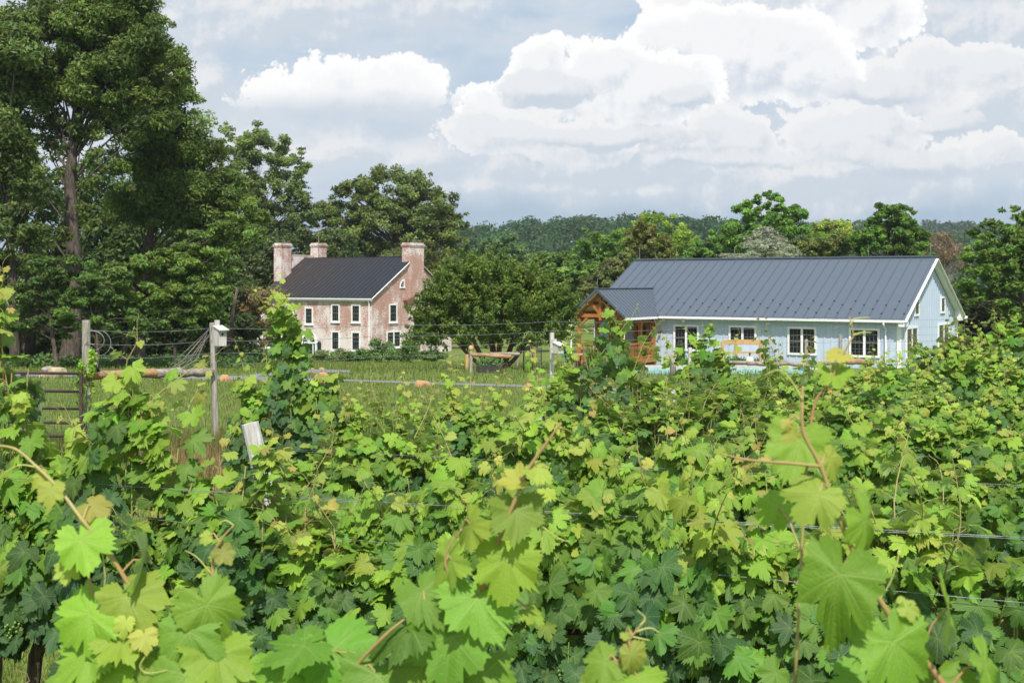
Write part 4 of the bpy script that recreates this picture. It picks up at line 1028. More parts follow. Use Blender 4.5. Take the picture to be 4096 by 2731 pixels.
def put_leaves1(rng, tmpl, pos, tip, nrm, size, tint, cup=.30):
    pts, tri, quad = tmpl; N, M = len(pos), len(pts)
    nrm = unit(nrm); tip = unit(tip - nrm * np.sum(tip * nrm, 1, keepdims=True)); side = np.cross(tip, nrm)
    lx = np.tile(pts[:, 0], (N, 1)); ly = np.tile(pts[:, 1], (N, 1))
    lx = lx * rng.uniform(.88, 1.12, (N, 1)); r = np.hypot(lx, ly); th = np.arctan2(lx, ly)
    jit = 1 + .05 * rng.normal(size=(N, M)); jit[:, 0] = 1
    sk = rng.normal(size=(N, 1)) * .10; lx2, ly2 = lx * jit * (1 + sk * np.sign(lx)) + .12 * rng.normal(size=(N, 1)) * ly * np.abs(ly), ly * jit
    cu = rng.uniform(.4, 1.5, (N, 1)) * cup * np.where(rng.random((N, 1)) < .15, -.6, 1)
    ph = rng.random((N, 1)) * 6.28; bend = rng.normal(size=(N, 1)) * .22
    lz = -cu * r ** 2 * .75 + .09 * r ** 2 * np.sin(5 * th + ph) - .05 * np.abs(np.sin(th * 1.8)) * r + .035 * r * np.sin(9 * th + ph * 2) + bend * lx * ly + rng.normal(size=(N, 1)) * .28 * ly * np.abs(ly) + .3 * cup * np.abs(lx) + rng.normal(size=(N, 1)) * .12 * lx
    Vv = pos[:, None, :] + size[:, None, None] * (lx2[..., None] * side[:, None, :] + ly2[..., None] * tip[:, None, :] + lz[..., None] * nrm[:, None, :])
    b = (np.arange(N) * M)[:, None, None]
    return Vv.reshape(-1, 3), (tri[None] + b).reshape(-1, 3), (quad[None] + b).reshape(-1, 4), np.repeat(tint, M, 0), np.tile(pts, (N, 1))
class LeafBag:
    def __init__(s): s.p = []
    def add(s, *a, **k): s.p.append(put_leaves(*a, **k)); return s
    def me(s, name):
        b = 0; V_, T3, Q4, C_, UV_ = [], [], [], [], []
        for (v, t, q, c, u) in s.p:
            V_.append(v); T3.append(t + b); Q4.append(q + b); C_.append(c); UV_.append(u); b += len(v)
        return mesh(name, np.concatenate(V_), [np.concatenate(T3), np.concatenate(Q4)], tint=np.clip(np.concatenate(C_), .003, 1), uv=np.concatenate(UV_), smooth=True)
MATURE = np.array((.050, .110, .038)); MIDG = np.array((.086, .182, .027)); YOUNG = np.array((.215, .345, .036)); TIP = np.array((.34, .38, .075)); BRONZE = np.array((.33, .27, .075))
def age_tint(rng, y):
    """y 0 = old leaf, 1 = young, 1.6 = shoot tip"""
    y = np.clip(y, 0, 2)[:, None]
    c = np.where(y < .5, MATURE + (MIDG - MATURE) * (y / .5), MIDG + (YOUNG - MIDG) * ((y - .5) / .5).clip(0, 1))
    t_ = ((y - 1) / .6).clip(0, 1); tp_ = np.where(rng.random(y.shape) < .35, BRONZE, TIP)
    c = c + (tp_ - c) * t_
    return c * rng.uniform(.78, 1.25, y.shape) * (1 + .07 * rng.normal(size=(len(y), 3)))

def vine_parts(seed, L, H, bot, n_leaf, n_shoot, peak=0.0, peakw=.28, thick=.30, sh=(.35, .8), tmpl=None, foot=0.0):
    """one vine about its trunk foot: row along x, front towards -y. Returns meshes."""
    rng = np.random.default_rng(seed); rnd = random.Random(seed); tmpl = tmpl or T_HI
    bag = LeafBag()
    px_ = rng.uniform(-.25, .25)
    def top(x): return H + .10 * np.sin(x * 5 + seed) + peak * np.exp(-((x - (0 if peak else px_)) / peakw) ** 2)
    N = int(n_leaf * 2.0)
    x = rng.uniform(-L / 2 - .12, L / 2 + .12, N); u = rng.random(N) ** .8
    t_ = top(x); z = bot + (t_ - bot) * u
    # gaps: drop leaves where a smooth noise is low
    g = np.sin(x * 9.1 + seed * 1.7) * np.sin(z * 8.3 + seed) + .6 * np.sin(x * 17 + z * 13 + seed * .3)
    keep = (g > -.75) | (rng.random(N) < .35)
    x, z, t_ = x[keep][:n_leaf], z[keep][:n_leaf], t_[keep][:n_leaf]; N = len(x)
    sgn = np.where(rng.random(N) < .66, -1.0, 1.0)
    taper = np.clip((t_ - z) / .45, .25, 1)
    y = sgn * thick * taper * (.25 + .75 * rng.random(N) ** .6)
    nrm = np.stack([rng.normal(size=N) * .42, sgn * (.75 + .25 * rng.random(N)), .45 + .55 * rng.random(N)], 1)
    topm = (t_ - z) < .15; nrm[topm, 2] += .7
    tip = np.stack([rng.normal(size=N) * .75, sgn * .35, -1.0 + .35 * rng.normal(size=N)], 1)
    size = rng.uniform(.056, .098, N) * np.where(t_ - z < .2, .85, 1)
    age = (1 - (t_ - z) / .62) * 1.0 + rng.normal(size=N) * .22 - .25 * (rng.random(N) < .2)
    bag.add(rng, tmpl, np.stack([x, y, z], 1), tip, nrm, size, age_tint(rng, age))
    # shoots
    cane = MB()
    for i in range(n_shoot):
        sx = rnd.uniform(-L / 2, L / 2) if not peak else rnd.gauss(0, peakw * .8)
        z0 = float(top(sx)) - .35; ln = rnd.uniform(*sh) + .2
        lx_, ly_ = rnd.gauss(0, .32), rnd.gauss(-.08, .28)
        pts = []
        for s in np.linspace(0, 1, 8):
            pts.append(Vector((sx + lx_ * ln * s + .05 * math.sin(s * 4 + i), rnd.uniform(-.04, .04) * s + ly_ * ln * s * s, z0 + ln * s * (1 - .22 * s * (abs(lx_) + abs(ly_))))))
        cane.tube(pts, [.0056 * (1 - .72 * s) for s in np.linspace(0, 1, 8)], 5, cap=False)
        k = int(ln / .062); ps, ti, no, si, ag = [], [], [], [], []
        for j in range(k):
            s = (j + .5) / k; f_ = s * 7; q = int(f_); p0 = pts[q].lerp(pts[min(q + 1, 7)], f_ - q)
            an = (j % 2) * math.pi + rnd.gauss(0, .7) + i
            d = Vector((math.cos(an), -abs(math.sin(an)) * .7 + .1, .35)).normalized()
            sz = (.082 if s < .45 else .082 * (1 - (s - .45) / .55 * .80)) * rnd.uniform(.8, 1.15)
            pe0 = p0 + d * sz * 1.0
            cane.tube([p0, p0.lerp(pe0, .5) + Vector((0, 0, .006)), pe0], .0018, 4, cap=False)
            ps.append(pe0); ti.append((d.x * .9 + rnd.gauss(0, .2), d.y * .9 - .15, -.75 + rnd.gauss(0, .25))); no.append((d.x * .35 + rnd.gauss(0, .25), -.55 + rnd.gauss(0, .3), .75)); si.append(sz); ag.append(.35 + 1.3 * s + rnd.gauss(0, .12))
        if k: bag.add(rng, T_LO if tmpl is T_LO else T_HI, np.array(ps), np.array(ti), np.array(no), np.array(si), age_tint(rng, np.array(ag)), cup=.4)
        for j in range(rnd.randint(1, 3)):
            p0 = pts[-1 - j]; a_ = rnd.uniform(0, 6.28); r_ = rnd.uniform(.05, .11); tp = []
            for s in np.linspace(0, 1, 8):
                tp.append(p0 + Vector((math.cos(a_) * r_ * s * 1.3, math.sin(a_) * r_ * .4 * s, r_ * (1.6 * s - 1.3 * s ** 3))) + Vector((math.sin(s * 5) * .02 * s, 0, math.cos(s * 6) * .018 * s)))
            cane.tube(tp, [.0016 * (1 - .6 * s) for s in np.linspace(0, 1, 8)], 4, cap=False)
    trunk = MB(); tw = [Vector((rnd.uniform(-.04, .04), rnd.uniform(-.03, .03), z_)) for z_ in np.linspace(-.1, bot + .2, 6)]
    tw = [w_ + Vector((foot * (1 - i_ / 5), 0, 0)) for i_, w_ in enumerate(tw)]; tw[0] = Vector((foot, 0, -.1)); trunk.tube(tw, [.042, .036, .033, .036, .032, .026], 9)
    for s in (-1, 1):
        trunk.tube([tw[-1], tw[-1] + Vector((s * .12, 0, .08)), tw[-1] + Vector((s * L * .3, 0, .10)), tw[-1] + Vector((s * L * .5, .01, .09))], [.022, .018, .013, .009], 7)
    for i in range(9):
        sx = rnd.uniform(-L / 2, L / 2); y0 = rnd.uniform(-.05, .05)
        trunk_top = float(top(sx))
        cane.tube([(sx, y0, bot + .28), (sx + rnd.uniform(-.05, .05), y0 - rnd.uniform(0, .12), (bot + trunk_top) / 2), (sx + rnd.uniform(-.08, .08), y0, trunk_top - .05)], [.006, .005, .004], 5, cap=False)
    gr = []
    for i in range(2):
        g_ = MB(); cx, cz = rnd.uniform(-L * .4, L * .4), bot + rnd.uniform(.05, .25); cy = -thick * rnd.uniform(.55, .95)
        g_.tube([(cx, cy + .03, cz + .12), (cx, cy, cz)], .003, 4, cap=False)
        for j in range(42):
            w_ = rnd.random(); rr_ = .042 * (1 - w_ * .7) + .008; a_ = rnd.uniform(0, 6.28)
            g_.sphere((cx + rr_ * math.cos(a_) * rnd.uniform(.4, 1), cy + rr_ * math.sin(a_) * rnd.uniform(.4, 1), cz - .11 * w_ + .03), .0068, 6, 4)
        gr.append(g_.me('grape_cluster', True))
    return dict(foliage=bag.me('foliage'), cane=cane.me('cane', True), trunk=trunk.me('trunk', True), grape_cluster=gr)
for nm in (): pass
def vine(parts, label, group, loc, rotz, flip=False, sz=1.0, grapes=True):
    r = thing('grapevine', label, 'grapevine', loc, rotz + (math.pi if flip else 0), group)
    r.scale = (1, 1, sz)
    for nm, mt in (('trunk', VTRUNK), ('cane', CANE), ('foliage', GLEAF)): obj(nm, parts[nm], mt, r)
    if grapes:
        for g_ in parts['grape_cluster']: obj('grape_cluster', g_, BERRY, r)
    return r
RS = -.31; RA = math.atan(RS)                                  # rows run slightly away to the left
def rowpt(d0, px): t_ = (px - 2048) / F; d = d0 / (1 - RS * t_); return Vector((t_ * d, d, float(gz(d))))
SETA = [vine_parts(100 + i, 1.35, 1.36, .58, 640, 15, sh=(.12, .5)) for i in range(5)]
SETB = [vine_parts(200 + i, 1.5, 1.80, .62, 560, 18, sh=(.08, .62), tmpl=T_LO) for i in range(5)]
TALL = [vine_parts(300, 1.15, 1.38, .62, 460, 10, peak=.62, peakw=.24, sh=(.2, .5)), vine_parts(301, 1.1, 1.55, .6, 420, 9, peak=.75, peakw=.22, sh=(.25, .65), tmpl=T_LO), vine_parts(302, 1.0, 1.45, .85, 330, 7, peak=.68, peakw=.2, sh=(.2, .55)),
        vine_parts(303, .6, 1.45, .85, 240, 6, peak=.62, peakw=.14, sh=(.2, .55)), vine_parts(304, .8, 1.35, .6, 260, 4, peak=.55, peakw=.12, sh=(.5, .9), tmpl=T_LO), vine_parts(306, .6, 1.30, .6, 150, 5, peak=.2, peakw=.15, sh=(.5, .95), tmpl=T_LO),
        vine_parts(307, .8, 1.55, .6, 420, 8, peak=.78, peakw=.15, thick=.24, sh=(.25, .6), tmpl=T_LO)]
RN = ['nearest', 'first full', 'second', 'third', 'fourth', 'fifth', 'sixth']
ORD = ['leftmost', 'second from left', 'third from left', 'fourth from left', 'fifth from left', 'sixth from left', 'seventh from left', 'eighth from left', 'ninth from left']
LOWV = vine_parts(305, 1.25, 1.36, .92, 420, 9, sh=(.1, .4), foot=-.28)
VG = 'grapevines trained along trellis wires'
def row(ri, d0, px0, px1, step, sets, seed, htop, rowname, setH):
    rng = random.Random(seed); a = rowpt(d0, px0); e = rowpt(d0, px1); L = (e - a).length; k = max(1, int(round(L / step)))
    outv = []
    for i in range(k):
        t_ = (i + .5) / k; p_ = a.lerp(e, t_); p_.z = float(gz(p_.y))
        s_ = sets[(i * 2 + seed) % len(sets)]
        sc_ = (htop(2048 + p_.x / p_.y * F) - p_.z) / setH
        outv.append(vine(s_, f'leafy grapevine in the {rowname}, {ORD[i]}', VG, p_, RA + rng.gauss(0, .06), rng.random() < .35, sc_ * rng.uniform(.95, 1.05), grapes=ri < 3))
    return outv
row(1, 5.32, 1080, 4800, 1.2, SETA, 1, lambda px: CZ - .95, 'front full row facing the camera', 1.36)
row(2, 8.2, 1190, 4800, 1.35, SETA, 2, lambda px: CZ - 1.10, 'second full row, behind the front one', 1.36)
row(3, 11.0, 1250, 4700, 1.45, SETB, 3, lambda px: CZ - (1.34 if px < 2100 else 1.12), 'third row from the front', 1.80)
row(4, 13.8, 2120, 4650, 1.5, SETB, 4, lambda px: CZ - 1.26 + .12 * (px > 3300), 'fourth row from the front', 1.80)
row(5, 16.6, 3080, 4600, 1.5, SETB, 5, lambda px: CZ - 1.28 + .18 * (px > 3700), 'fifth row from the front', 1.80)
row(6, 19.4, 3250, 4600, 1.5, SETB, 6, lambda px: CZ - 1.30 + .42 * (px > 3800), 'sixth row, farthest from the camera', 1.80)
def tallv(k, px, d, label, sz=1.0, flip=False): p_ = P(px, 1500, d); p_.z = float(gz(d)); return vine(TALL[k], label, VG, p_, RA, flip, sz)
tallv(0, 500, 5.9, 'peaked bushy grapevine in front of the gate post at the left', 1.07)
tallv(3, -15, 6.3, 'grapevine cut by the left edge with long pale shoots', 1.14)
vine(LOWV, 'low grapevine with a bare dark trunk at lower left', VG, G(230, 6.0), RA, False, 1.0)
vine(SETA[4], 'short grapevine just in front of the leaning end post', VG, G(960, 5.5), RA, True, .93)
tallv(3, 1065, 5.5, 'narrow grapevine hiding the foot of the leaning end post', .80)
tallv(6, 1150, 11.4, 'tall grapevine standing in front of the brick house door', 1.13)
tallv(1, 2450, 13.2, 'tall dark grapevine in front of the porch', 1.10, True)
tallv(1, 2825, 14.4, 'tall grapevine just left of the timber enclosure', 1.02)
tallv(5, 2245, 14.2, 'grapevine with a long shoot in front of the cedar trunk', 1.18)
tallv(5, 3100, 13.9, 'grapevine with an arching shoot against the middle barn window', 1.22, True)
tallv(1, 4050, 17.0, 'tall grapevine at the right edge with dark trees behind', 1.08)
tallv(5, 1400, 11.0, 'thin grapevine shoots before the middle of the lawn, left of the low brown boulder', .92)
tallv(5, 1560, 10.6, 'thin grapevine shoots on the lawn side, just left of the low brown boulder', .98, True)
tallv(5, 1950, 11.6, 'thin grapevine shoots between the low brown boulder and the sloping orange boulder', .96)
tallv(5, 1760, 11.2, 'grapevine with a thin shoot in front of the gable of the brick house', 1.04)

# ------------------------------------------------------------------ trellis wires and posts
def wire(label, a, b, group='trellis wires', r=.0017, sag=.01, name='trellis_wire'):
    a = Vector(a); b = Vector(b); L = (b - a).length; k = max(4, int(L / .7))
    pts = [a.lerp(b, i / k) - Vector((0, 0, sag * 4 * (i / k) * (1 - i / k))) for i in range(k + 1)]
    o = obj(name, MB().tube(pts, r, 5).me(name, True), WIRE)
    return tag(o, label, 'wire', group)
def wz(d0, px, z): p_ = rowpt(d0, px); return Vector((p_.x, p_.y, z))
for (d0, x0, x1, zs_, nm) in ((5.32, 60, 4500, ((-.97, -.97, -.10), (-.985, -.985, -.05), (-1.09, -1.22, -.14)), 'front full row'),
                         (8.2, 985, 4500, ((-1.18, -1.20, -.1), (-1.20, -1.22, -.05), (-1.50, -1.50, -.12)), 'second full row'),
                         (11.0, 1150, 4400, ((-1.32, -1.32, -.08), (-1.60, -1.6, -.1)), 'third row')):
    for j, (za, zb2, yo) in enumerate(zs_):
        a = wz(d0, x0, CZ + za); b = wz(d0, x1, CZ + zb2); a.y += yo * .9; b.y += yo * .9
        wire(f"thin galvanised wire along the {nm}, {('top front strand', 'strand just under the top one', 'lowest strand seen')[j]}" if len(zs_) == 3 else f"thin galvanised wire along the {nm}, {('upper', 'lower')[j]} strand", a, b, r=.0012)
def post(name, label, base, top, r, mt, group=None, parent_cat='post', n=10, flat=True):
    base = Vector(base); top = Vector(top)
    mb = MB(); d = top - base
    pts = [d * s for s in (0, .3, .7, .985, 1.0)]
    mb.tube(pts, [r * 1.03, r, r * .97, r * .95, r * .88], n)
    o = obj(name, mb.me(name, False), mt, None, base)
    return tag(o, label, parent_cat, group)
pt_ = P(1000, 1692, 9.0); pb_ = G(1215, 9.0); pb_.z -= .1
ep = thing('end_post', 'thick weathered grey end post leaning left, wrapped with wire', 'post', pb_)
mb = MB(); d_ = pt_ - pb_
mb.tube([d_ * s for s in (0, .4, .8, 1.0)], [.070, .069, .067, .064], 12); obj('post', mb.me('post', False), GREYWOOD, ep)
mb = MB()
for s in (.62, .80, .815, .69, .675):
    c_ = d_ * s; ring = []
    for i in range(17):
        a_ = 6.283 * i / 16; ring.append(c_ + Vector((math.cos(a_) * .072, math.sin(a_) * .072, .012 * math.sin(a_ + s * 9))))
    mb.tube(ring, .0022, 4, cap=False)
obj('wire_wrap', mb.me('wire_wrap', True), WIRE, ep)
obj('tag_plate', MB().box((-.10, -.03, .86), (-.075, .03, .97)), RUST, ep, d_ * .0 + Vector((-.13, 0, -.02)))
for (x, yt, d, lab) in ((2155, 1640, 13.0, 'pale sawn post end rising above the leaves left of centre'), (2690, 1560, 14.0, 'old grey trellis post by the pool'), (3780, 1383, 26, 'grey fence post among the vines at the right')):
    b_ = G(x + 20, d); b_.z -= .1; post('trellis_post', lab, b_, P(x, yt, d), .036 if d < 20 else .06, GREYWOOD, 'wooden trellis posts', flat=True)

# ------------------------------------------------------------------ near shoots of the row right in front of the camera
CW = Vector((0, 0, CZ))
def near_vine(label, base_px, d0, canes, lvs, tendrils, seed, body=0):
    """canes: picture polylines (px, py, d); lvs: (px, py, width px, tip angle in deg from straight down, pitch, yaw, d, age)"""
    rng = np.random.default_rng(seed); rnd = random.Random(seed)
    b = G(base_px, d0); r = thing('grapevine', label, 'grapevine', b, 0, 'close grapevine shoots in front of the camera')
    bag = LeafBag(); mb = MB()
    ps, ti, no, si, ag = [], [], [], [], []
    for (px, py, w, rot, pitch, yaw, d, age) in lvs:
        size = w / F * d / 1.62
        tipd = Vector((math.sin(R(rot)), 0, -math.cos(R(rot)))); nd = Vector((0, -1, 0))
        M_ = Matrix.Rotation(R(yaw), 3, 'Z') @ Matrix.Rotation(R(-pitch), 3, 'X')
        tipd = M_ @ tipd; nd = M_ @ nd
        c_ = P(px, py, d) - tipd * size * .22
        ps.append(c_ - b); ti.append(tipd); no.append(nd); si.append(size); ag.append(age)
        # petiole back to the nearest cane point
        best = None
        for cn in canes:
            for i in range(len(cn) - 1):
                p0, p1 = P(*cn[i][:3]), P(*cn[i + 1][:3])
                for s in (0, .5, 1):
                    q = p0.lerp(p1, s); L = (q - c_).length
                    if best is None or L < best[0]: best = (L, q)
        if best and best[0] < .22: mb.tube([best[1] - b, best[1].lerp(c_, .5) - b + Vector((0, .004, .012)), c_ - b + Vector((0, .004, 0))], [.0022, .0019, .0017], 6, cap=False)
    bag.add(rng, T_NEAR, np.array(ps), np.array([tuple(x) for x in ti]), np.array([tuple(x) for x in no]), np.array(si), age_tint(rng, np.array(ag)) , cup=.42)
    for cn in canes:
        pts = [P(*c_[:3]) - b for c_ in cn]; k = len(pts)
        sm = []
        for i in range(k - 1):
            p0, p1, p2, p3 = pts[max(i - 1, 0)], pts[i], pts[i + 1], pts[min(i + 2, k - 1)]
            for s in np.linspace(0, 1, 6)[:-1]:
                sm.append(.5 * ((2 * p1) + (p2 - p0) * s + (2 * p0 - 5 * p1 + 4 * p2 - p3) * s * s + (3 * p1 - p0 - 3 * p2 + p3) * s ** 3))
        sm.append(pts[-1]); r0 = cn[0][3] if len(cn[0]) > 3 else .0042
        mb.tube(sm, [r0 * (1 - .62 * i / (len(sm) - 1)) * (1.25 if i % 5 == 0 else 1) for i in range(len(sm))], 8)
    for tn in tendrils:
        pts = [P(*c_[:3]) - b for c_ in tn]; sm = []
        k = len(pts)
        for i in range(k - 1):
            p0, p1, p2, p3 = pts[max(i - 1, 0)], pts[i], pts[i + 1], pts[min(i + 2, k - 1)]
            for s in np.linspace(0, 1, 6)[:-1]:
                sm.append(.5 * ((2 * p1) + (p2 - p0) * s + (2 * p0 - 5 * p1 + 4 * p2 - p3) * s * s + (3 * p1 - p0 - 3 * p2 + p3) * s ** 3))
        sm.append(pts[-1])
        tn_ = MB(); tn_.tube(sm, [.0017 * (1 - .55 * i / (len(sm) - 1)) for i in range(len(sm))], 6); obj('tendril', tn_.me('tendril', True), TENDRIL, r)
    obj('foliage', bag.me('foliage'), GLEAF, r); obj('cane', mb.me('cane', True), REDCANE, r)
    t_ = MB(); t_.tube([(0, .0, -.1), (.02, .02, .3), (-.02, 0, .7), (.01, .01, .95)], [.035, .03, .028, .022], 8); obj('trunk', t_.me('trunk', True), VTRUNK, r)
    return r
REDCANE = simple('red_green_cane', (.34, .17, .085), (.30, .28, .09), 3.0, .45, .35)
near_vine('close shoot at the right with large blurred leaves on a reddish cane', 3900, 1.95,
    [[(4150, 3300, 1.95, .0055), (3790, 2760, 1.95), (3565, 2469, 1.95), (3427, 2232, 1.95), (3342, 2035, 1.95), (3283, 1864, 1.95), (3217, 1740, 1.95), (3208, 1640, 1.95), (3212, 1545, 1.96)],
     [(3180, 2731, 2.1, .0028), (3240, 1720, 2.15), (3320, 1530, 2.15), (3395, 1375, 2.15), (3413, 1340, 2.15), (3398, 1268, 2.15)],
     [(3283, 1864, 1.95, .003), (3130, 1850, 1.93), (2990, 1838, 1.92), (2890, 1815, 1.92)]],
    [(3255, 2000, 225, -35, 35, -20, 1.93, 1.25), (3480, 2110, 300, 30, 15, 45, 1.97, .95), (3345, 2340, 375, -22, 30, -8, 1.88, .9), (3590, 2620, 400, 8, 25, 10, 1.90, .85),
     (3800, 2470, 340, 25, 10, 72, 1.95, .9), (3640, 2430, 110, 60, 40, 20, 1.93, 1.5), (3330, 1850, 140, 20, 30, 35, 1.96, 1.35), (3165, 1745, 80, -40, 30, -30, 1.95, 1.6), (3150, 1700, 60, 10, 20, 10, 1.95, 1.6),
     (3960, 2680, 260, 20, 30, 50, 1.95, .9), (3720, 2760, 330, -20, 30, 0, 2.0, .8), (3440, 2760, 260, -30, 30, 0, 2.0, .7), (3350, 1420, 110, -60, 50, 0, 2.15, 1.4), (3340, 1500, 150, 10, 70, 0, 2.15, .9), (3190, 1790, 260, -10, 28, -15, 2.12, .95), (3100, 2040, 170, -50, 30, 0, 2.2, .9)],
    [[(3413, 1340, 2.15), (3450, 1330, 2.15), (3486, 1330, 2.15)], [(3210, 1600, 1.95), (3170, 1530, 1.95), (3120, 1480, 1.95), (3060, 1500, 1.95)], [(3600, 2200, 1.95), (3560, 2330, 1.95), (3480, 2450, 1.95)], [(3400, 1300, 2.15), (3420, 1275, 2.15), (3480, 1270, 2.15)]], 401)
near_vine('close leafy shoot in the bottom centre rising to a thin tip', 1900, 2.25,
    [[(1650, 3200, 2.25, .005), (1780, 2760, 2.22), (1890, 2480, 2.2), (1980, 2200, 2.18), (2060, 2000, 2.17), (2110, 1880, 2.17), (2180, 1780, 2.17), (2245, 1690, 2.17)],
     [(1200, 3300, 2.3, .005), (1350, 2790, 2.25), (1530, 2550, 2.2), (1700, 2420, 2.2)], [(1890, 2480, 2.2, .003), (1780, 2250, 2.2), (1850, 2110, 2.2)]],
    [(2070, 2070, 220, 5, 30, 10, 2.17, 1.1), (2025, 2270, 265, -5, 15, -5, 2.16, .92), (1920, 2430, 300, 8, 30, 5, 2.17, .85), (1800, 2590, 330, -5, 28, -10, 2.18, .62), (1700, 2390, 250, 50, 45, -30, 2.2, .7),
     (1610, 2520, 280, -60, 55, -25, 2.2, .6), (1350, 2640, 330, 30, 40, 10, 2.25, .62), (1180, 2600, 300, -40, 60, -30, 2.25, .66), (1120, 2720, 300, -10, 40, 0, 2.25, .85), (1500, 2740, 320, -10, 45, 0, 2.2, .7),
     (1870, 2120, 200, -30, 20, -65, 2.18, .95), (1790, 2270, 240, -20, 25, -60, 2.2, .85), (2140, 1880, 120, -60, 40, 0, 2.17, 1.3), (2060, 1930, 120, -70, 50, -20, 2.17, 1.35), (1960, 2720, 280, 20, 40, 10, 2.2, .75), (1700, 2700, 300, 10, 40, -10, 2.2, .8), (2130, 2450, 110, 40, 50, 20, 2.2, 1.1)],
    [[(2150, 2090, 2.17), (2230, 2150, 2.17), (2280, 2165, 2.17)], [(2165, 2100, 2.17), (2170, 2180, 2.17), (2165, 2250, 2.17)]], 402)
near_vine('close shoot at lower left with an orange cane and big bright leaves', 500, 2.35,
    [[(760, 2900, 2.3, .0055), (650, 2560, 2.3), (530, 2360, 2.3), (440, 2220, 2.3), (330, 2080, 2.3), (240, 1960, 2.32), (150, 1870, 2.34), (60, 1795, 2.35), (-40, 1780, 2.36)],
     [(450, 3000, 2.3, .005), (420, 2640, 2.3), (360, 2330, 2.3), (330, 2230, 2.3)], [(900, 3000, 2.3, .004), (850, 2300, 2.4), (880, 2170, 2.4), (935, 2100, 2.4)]],
    [(330, 2190, 240, 20, 25, 10, 2.28, .95), (205, 1975, 120, 5, 30, 0, 2.3, 1.4), (380, 2030, 130, 50, 40, 10, 2.32, 1.45), (270, 2290, 100, 0, 20, 0, 2.3, 1.3), (520, 2420, 300, 25, 35, 10, 2.27, .85), (330, 2480, 270, -40, 35, -20, 2.27, .92),
     (570, 2270, 240, 35, 20, -70, 2.3, .8), (850, 2450, 300, 30, 25, 20, 2.27, .75), (760, 2560, 300, 15, 40, 0, 2.25, .7), (470, 2580, 230, -20, 50, 0, 2.25, 1.05), (580, 2560, 110, 10, 30, 10, 2.24, 1.5), (500, 2500, 90, 0, 40, 0, 2.25, 1.5), (880, 2660, 330, 10, 40, 10, 2.25, .8),
     (640, 2680, 280, -5, 50, 5, 2.25, .88), (330, 2640, 250, -50, 40, -10, 2.27, .9), (420, 2720, 320, 0, 50, 0, 2.25, .95), (740, 2740, 330, 0, 45, 0, 2.22, .75), (1000, 2740, 280, 20, 45, 0, 2.25, .8), (160, 1910, 80, -50, 40, 0, 2.34, 1.6), (900, 2220, 95, 30, 30, 20, 2.4, 1.6), (820, 2150, 60, -60, 30, 0, 2.4, 1.5), (270, 2740, 280, -40, 40, 0, 2.3, .85)],
    [[(150, 1870, 2.34), (80, 1860, 2.34), (10, 1900, 2.34), (-30, 1960, 2.34)], [(850, 2300, 2.4), (790, 2230, 2.4), (740, 2200, 2.4)], [(600, 2600, 2.24), (560, 2660, 2.24), (590, 2690, 2.24), (670, 2680, 2.24)], [(935, 2100, 2.4), (900, 2080, 2.4), (870, 2100, 2.4)], [(410, 2210, 2.3), (420, 2320, 2.3), (400, 2400, 2.3)]], 403)
near_vine('small close shoot tip at the bottom, right of centre', 2600, 2.0,
    [[(2440, 2900, 2.0, .0035), (2460, 2700, 2.0), (2490, 2610, 2.0), (2530, 2540, 2.0), (2580, 2480, 2.0)]],
    [(2530, 2630, 130, 10, 25, 20, 1.98, 1.3), (2400, 2660, 190, -45, 50, -30, 2.0, 1.05), (2560, 2740, 260, 10, 50, 0, 1.98, .95), (2380, 2760, 220, -30, 50, 0, 2.0, .85), (2500, 2545, 40, 0, 30, 0, 2.0, 1.6)],
    [[(2545, 2525, 2.0), (2600, 2510, 2.0), (2640, 2530, 2.0)], [(2530, 2545, 2.0), (2600, 2560, 2.0)], [(2560, 2500, 2.0), (2580, 2470, 2.0), (2550, 2440, 2.0)]], 404)
# the same row below the frame
for i, px in enumerate((-700, 700, 2100, 3500, 4900)):
    p_ = rowpt(2.75, px); vine(SETA[i % 5], 'grapevine of the nearest row, directly below the camera', VG, p_, RA, False, .78, False)
# ------------------------------------------------------------------ deer fence, gate, birdhouses
FG = 'posts of the wire fence'
fpts = [(-600, 19.5, 1300), (345, 21.5, 1280), (850, 23.5, 1290), (1540, 27.0, 1330), (2208, 31.0, 1330), (2760, 34.5, 1390), (3225, 37.2, 1357), (3362, 38.0, 1338), (3900, 41.0, 1350)]
labs = ['fence post outside the left edge', 'round weathered gate post overgrown with creeper', 'weathered fence post carrying the left birdhouse', 'thin metal fence post in front of the brick house', 'grey fence post with the right birdhouse, before the cedar', 'grey fence post by the pool', 'shorter round fence post before the third barn window', 'tall round fence post between the barn windows', 'fence post at the right edge']
ftop = {}
for i, ((px, d, ty), lab) in enumerate(zip(fpts, labs)):
    if i in (0, 3, 8): 
        continue
    b_ = G(px, d); b_.z -= .1; t_ = P(px, ty, d)
    if i == 2: b_ = G(px + 14, d); b_.z -= .1
    post('fence_post', lab, b_, t_, (.075 if i == 1 else .062 if i in (2, 4) else .02 if i == 3 else .06), DKMETAL if i == 3 else (GREYWOOD if i in (4, 5) else OLDWOOD), FG)
FW = 'strands of the wire fence'
for k, (rl_, nm) in enumerate(((.86, 'top'), (1.10, 'second'), (1.34, 'third'), (1.55, 'fourth'))):
    pts = []
    for (px, d, ty) in fpts[1:]:
        p_ = P(px, 1300, d); drop = float(gz(21.5)) - float(gz(d)); p_.z = CZ - rl_ - drop * .9; p_.y -= .07; pts.append(p_)
    mb = MB(); sm = []
    for a, b in zip(pts[:-1], pts[1:]):
        for s in np.linspace(0, 1, 8)[:-1]: sm.append(a.lerp(b, s) - Vector((0, 0, .05 * 4 * s * (1 - s))))
    sm.append(pts[-1]); tag(obj('fence_wire', mb.tube(sm, .0046, 5).me('fence_wire', True), WIRE), f'{nm} bare strand of the wire fence above the log rail', 'wire', FW)
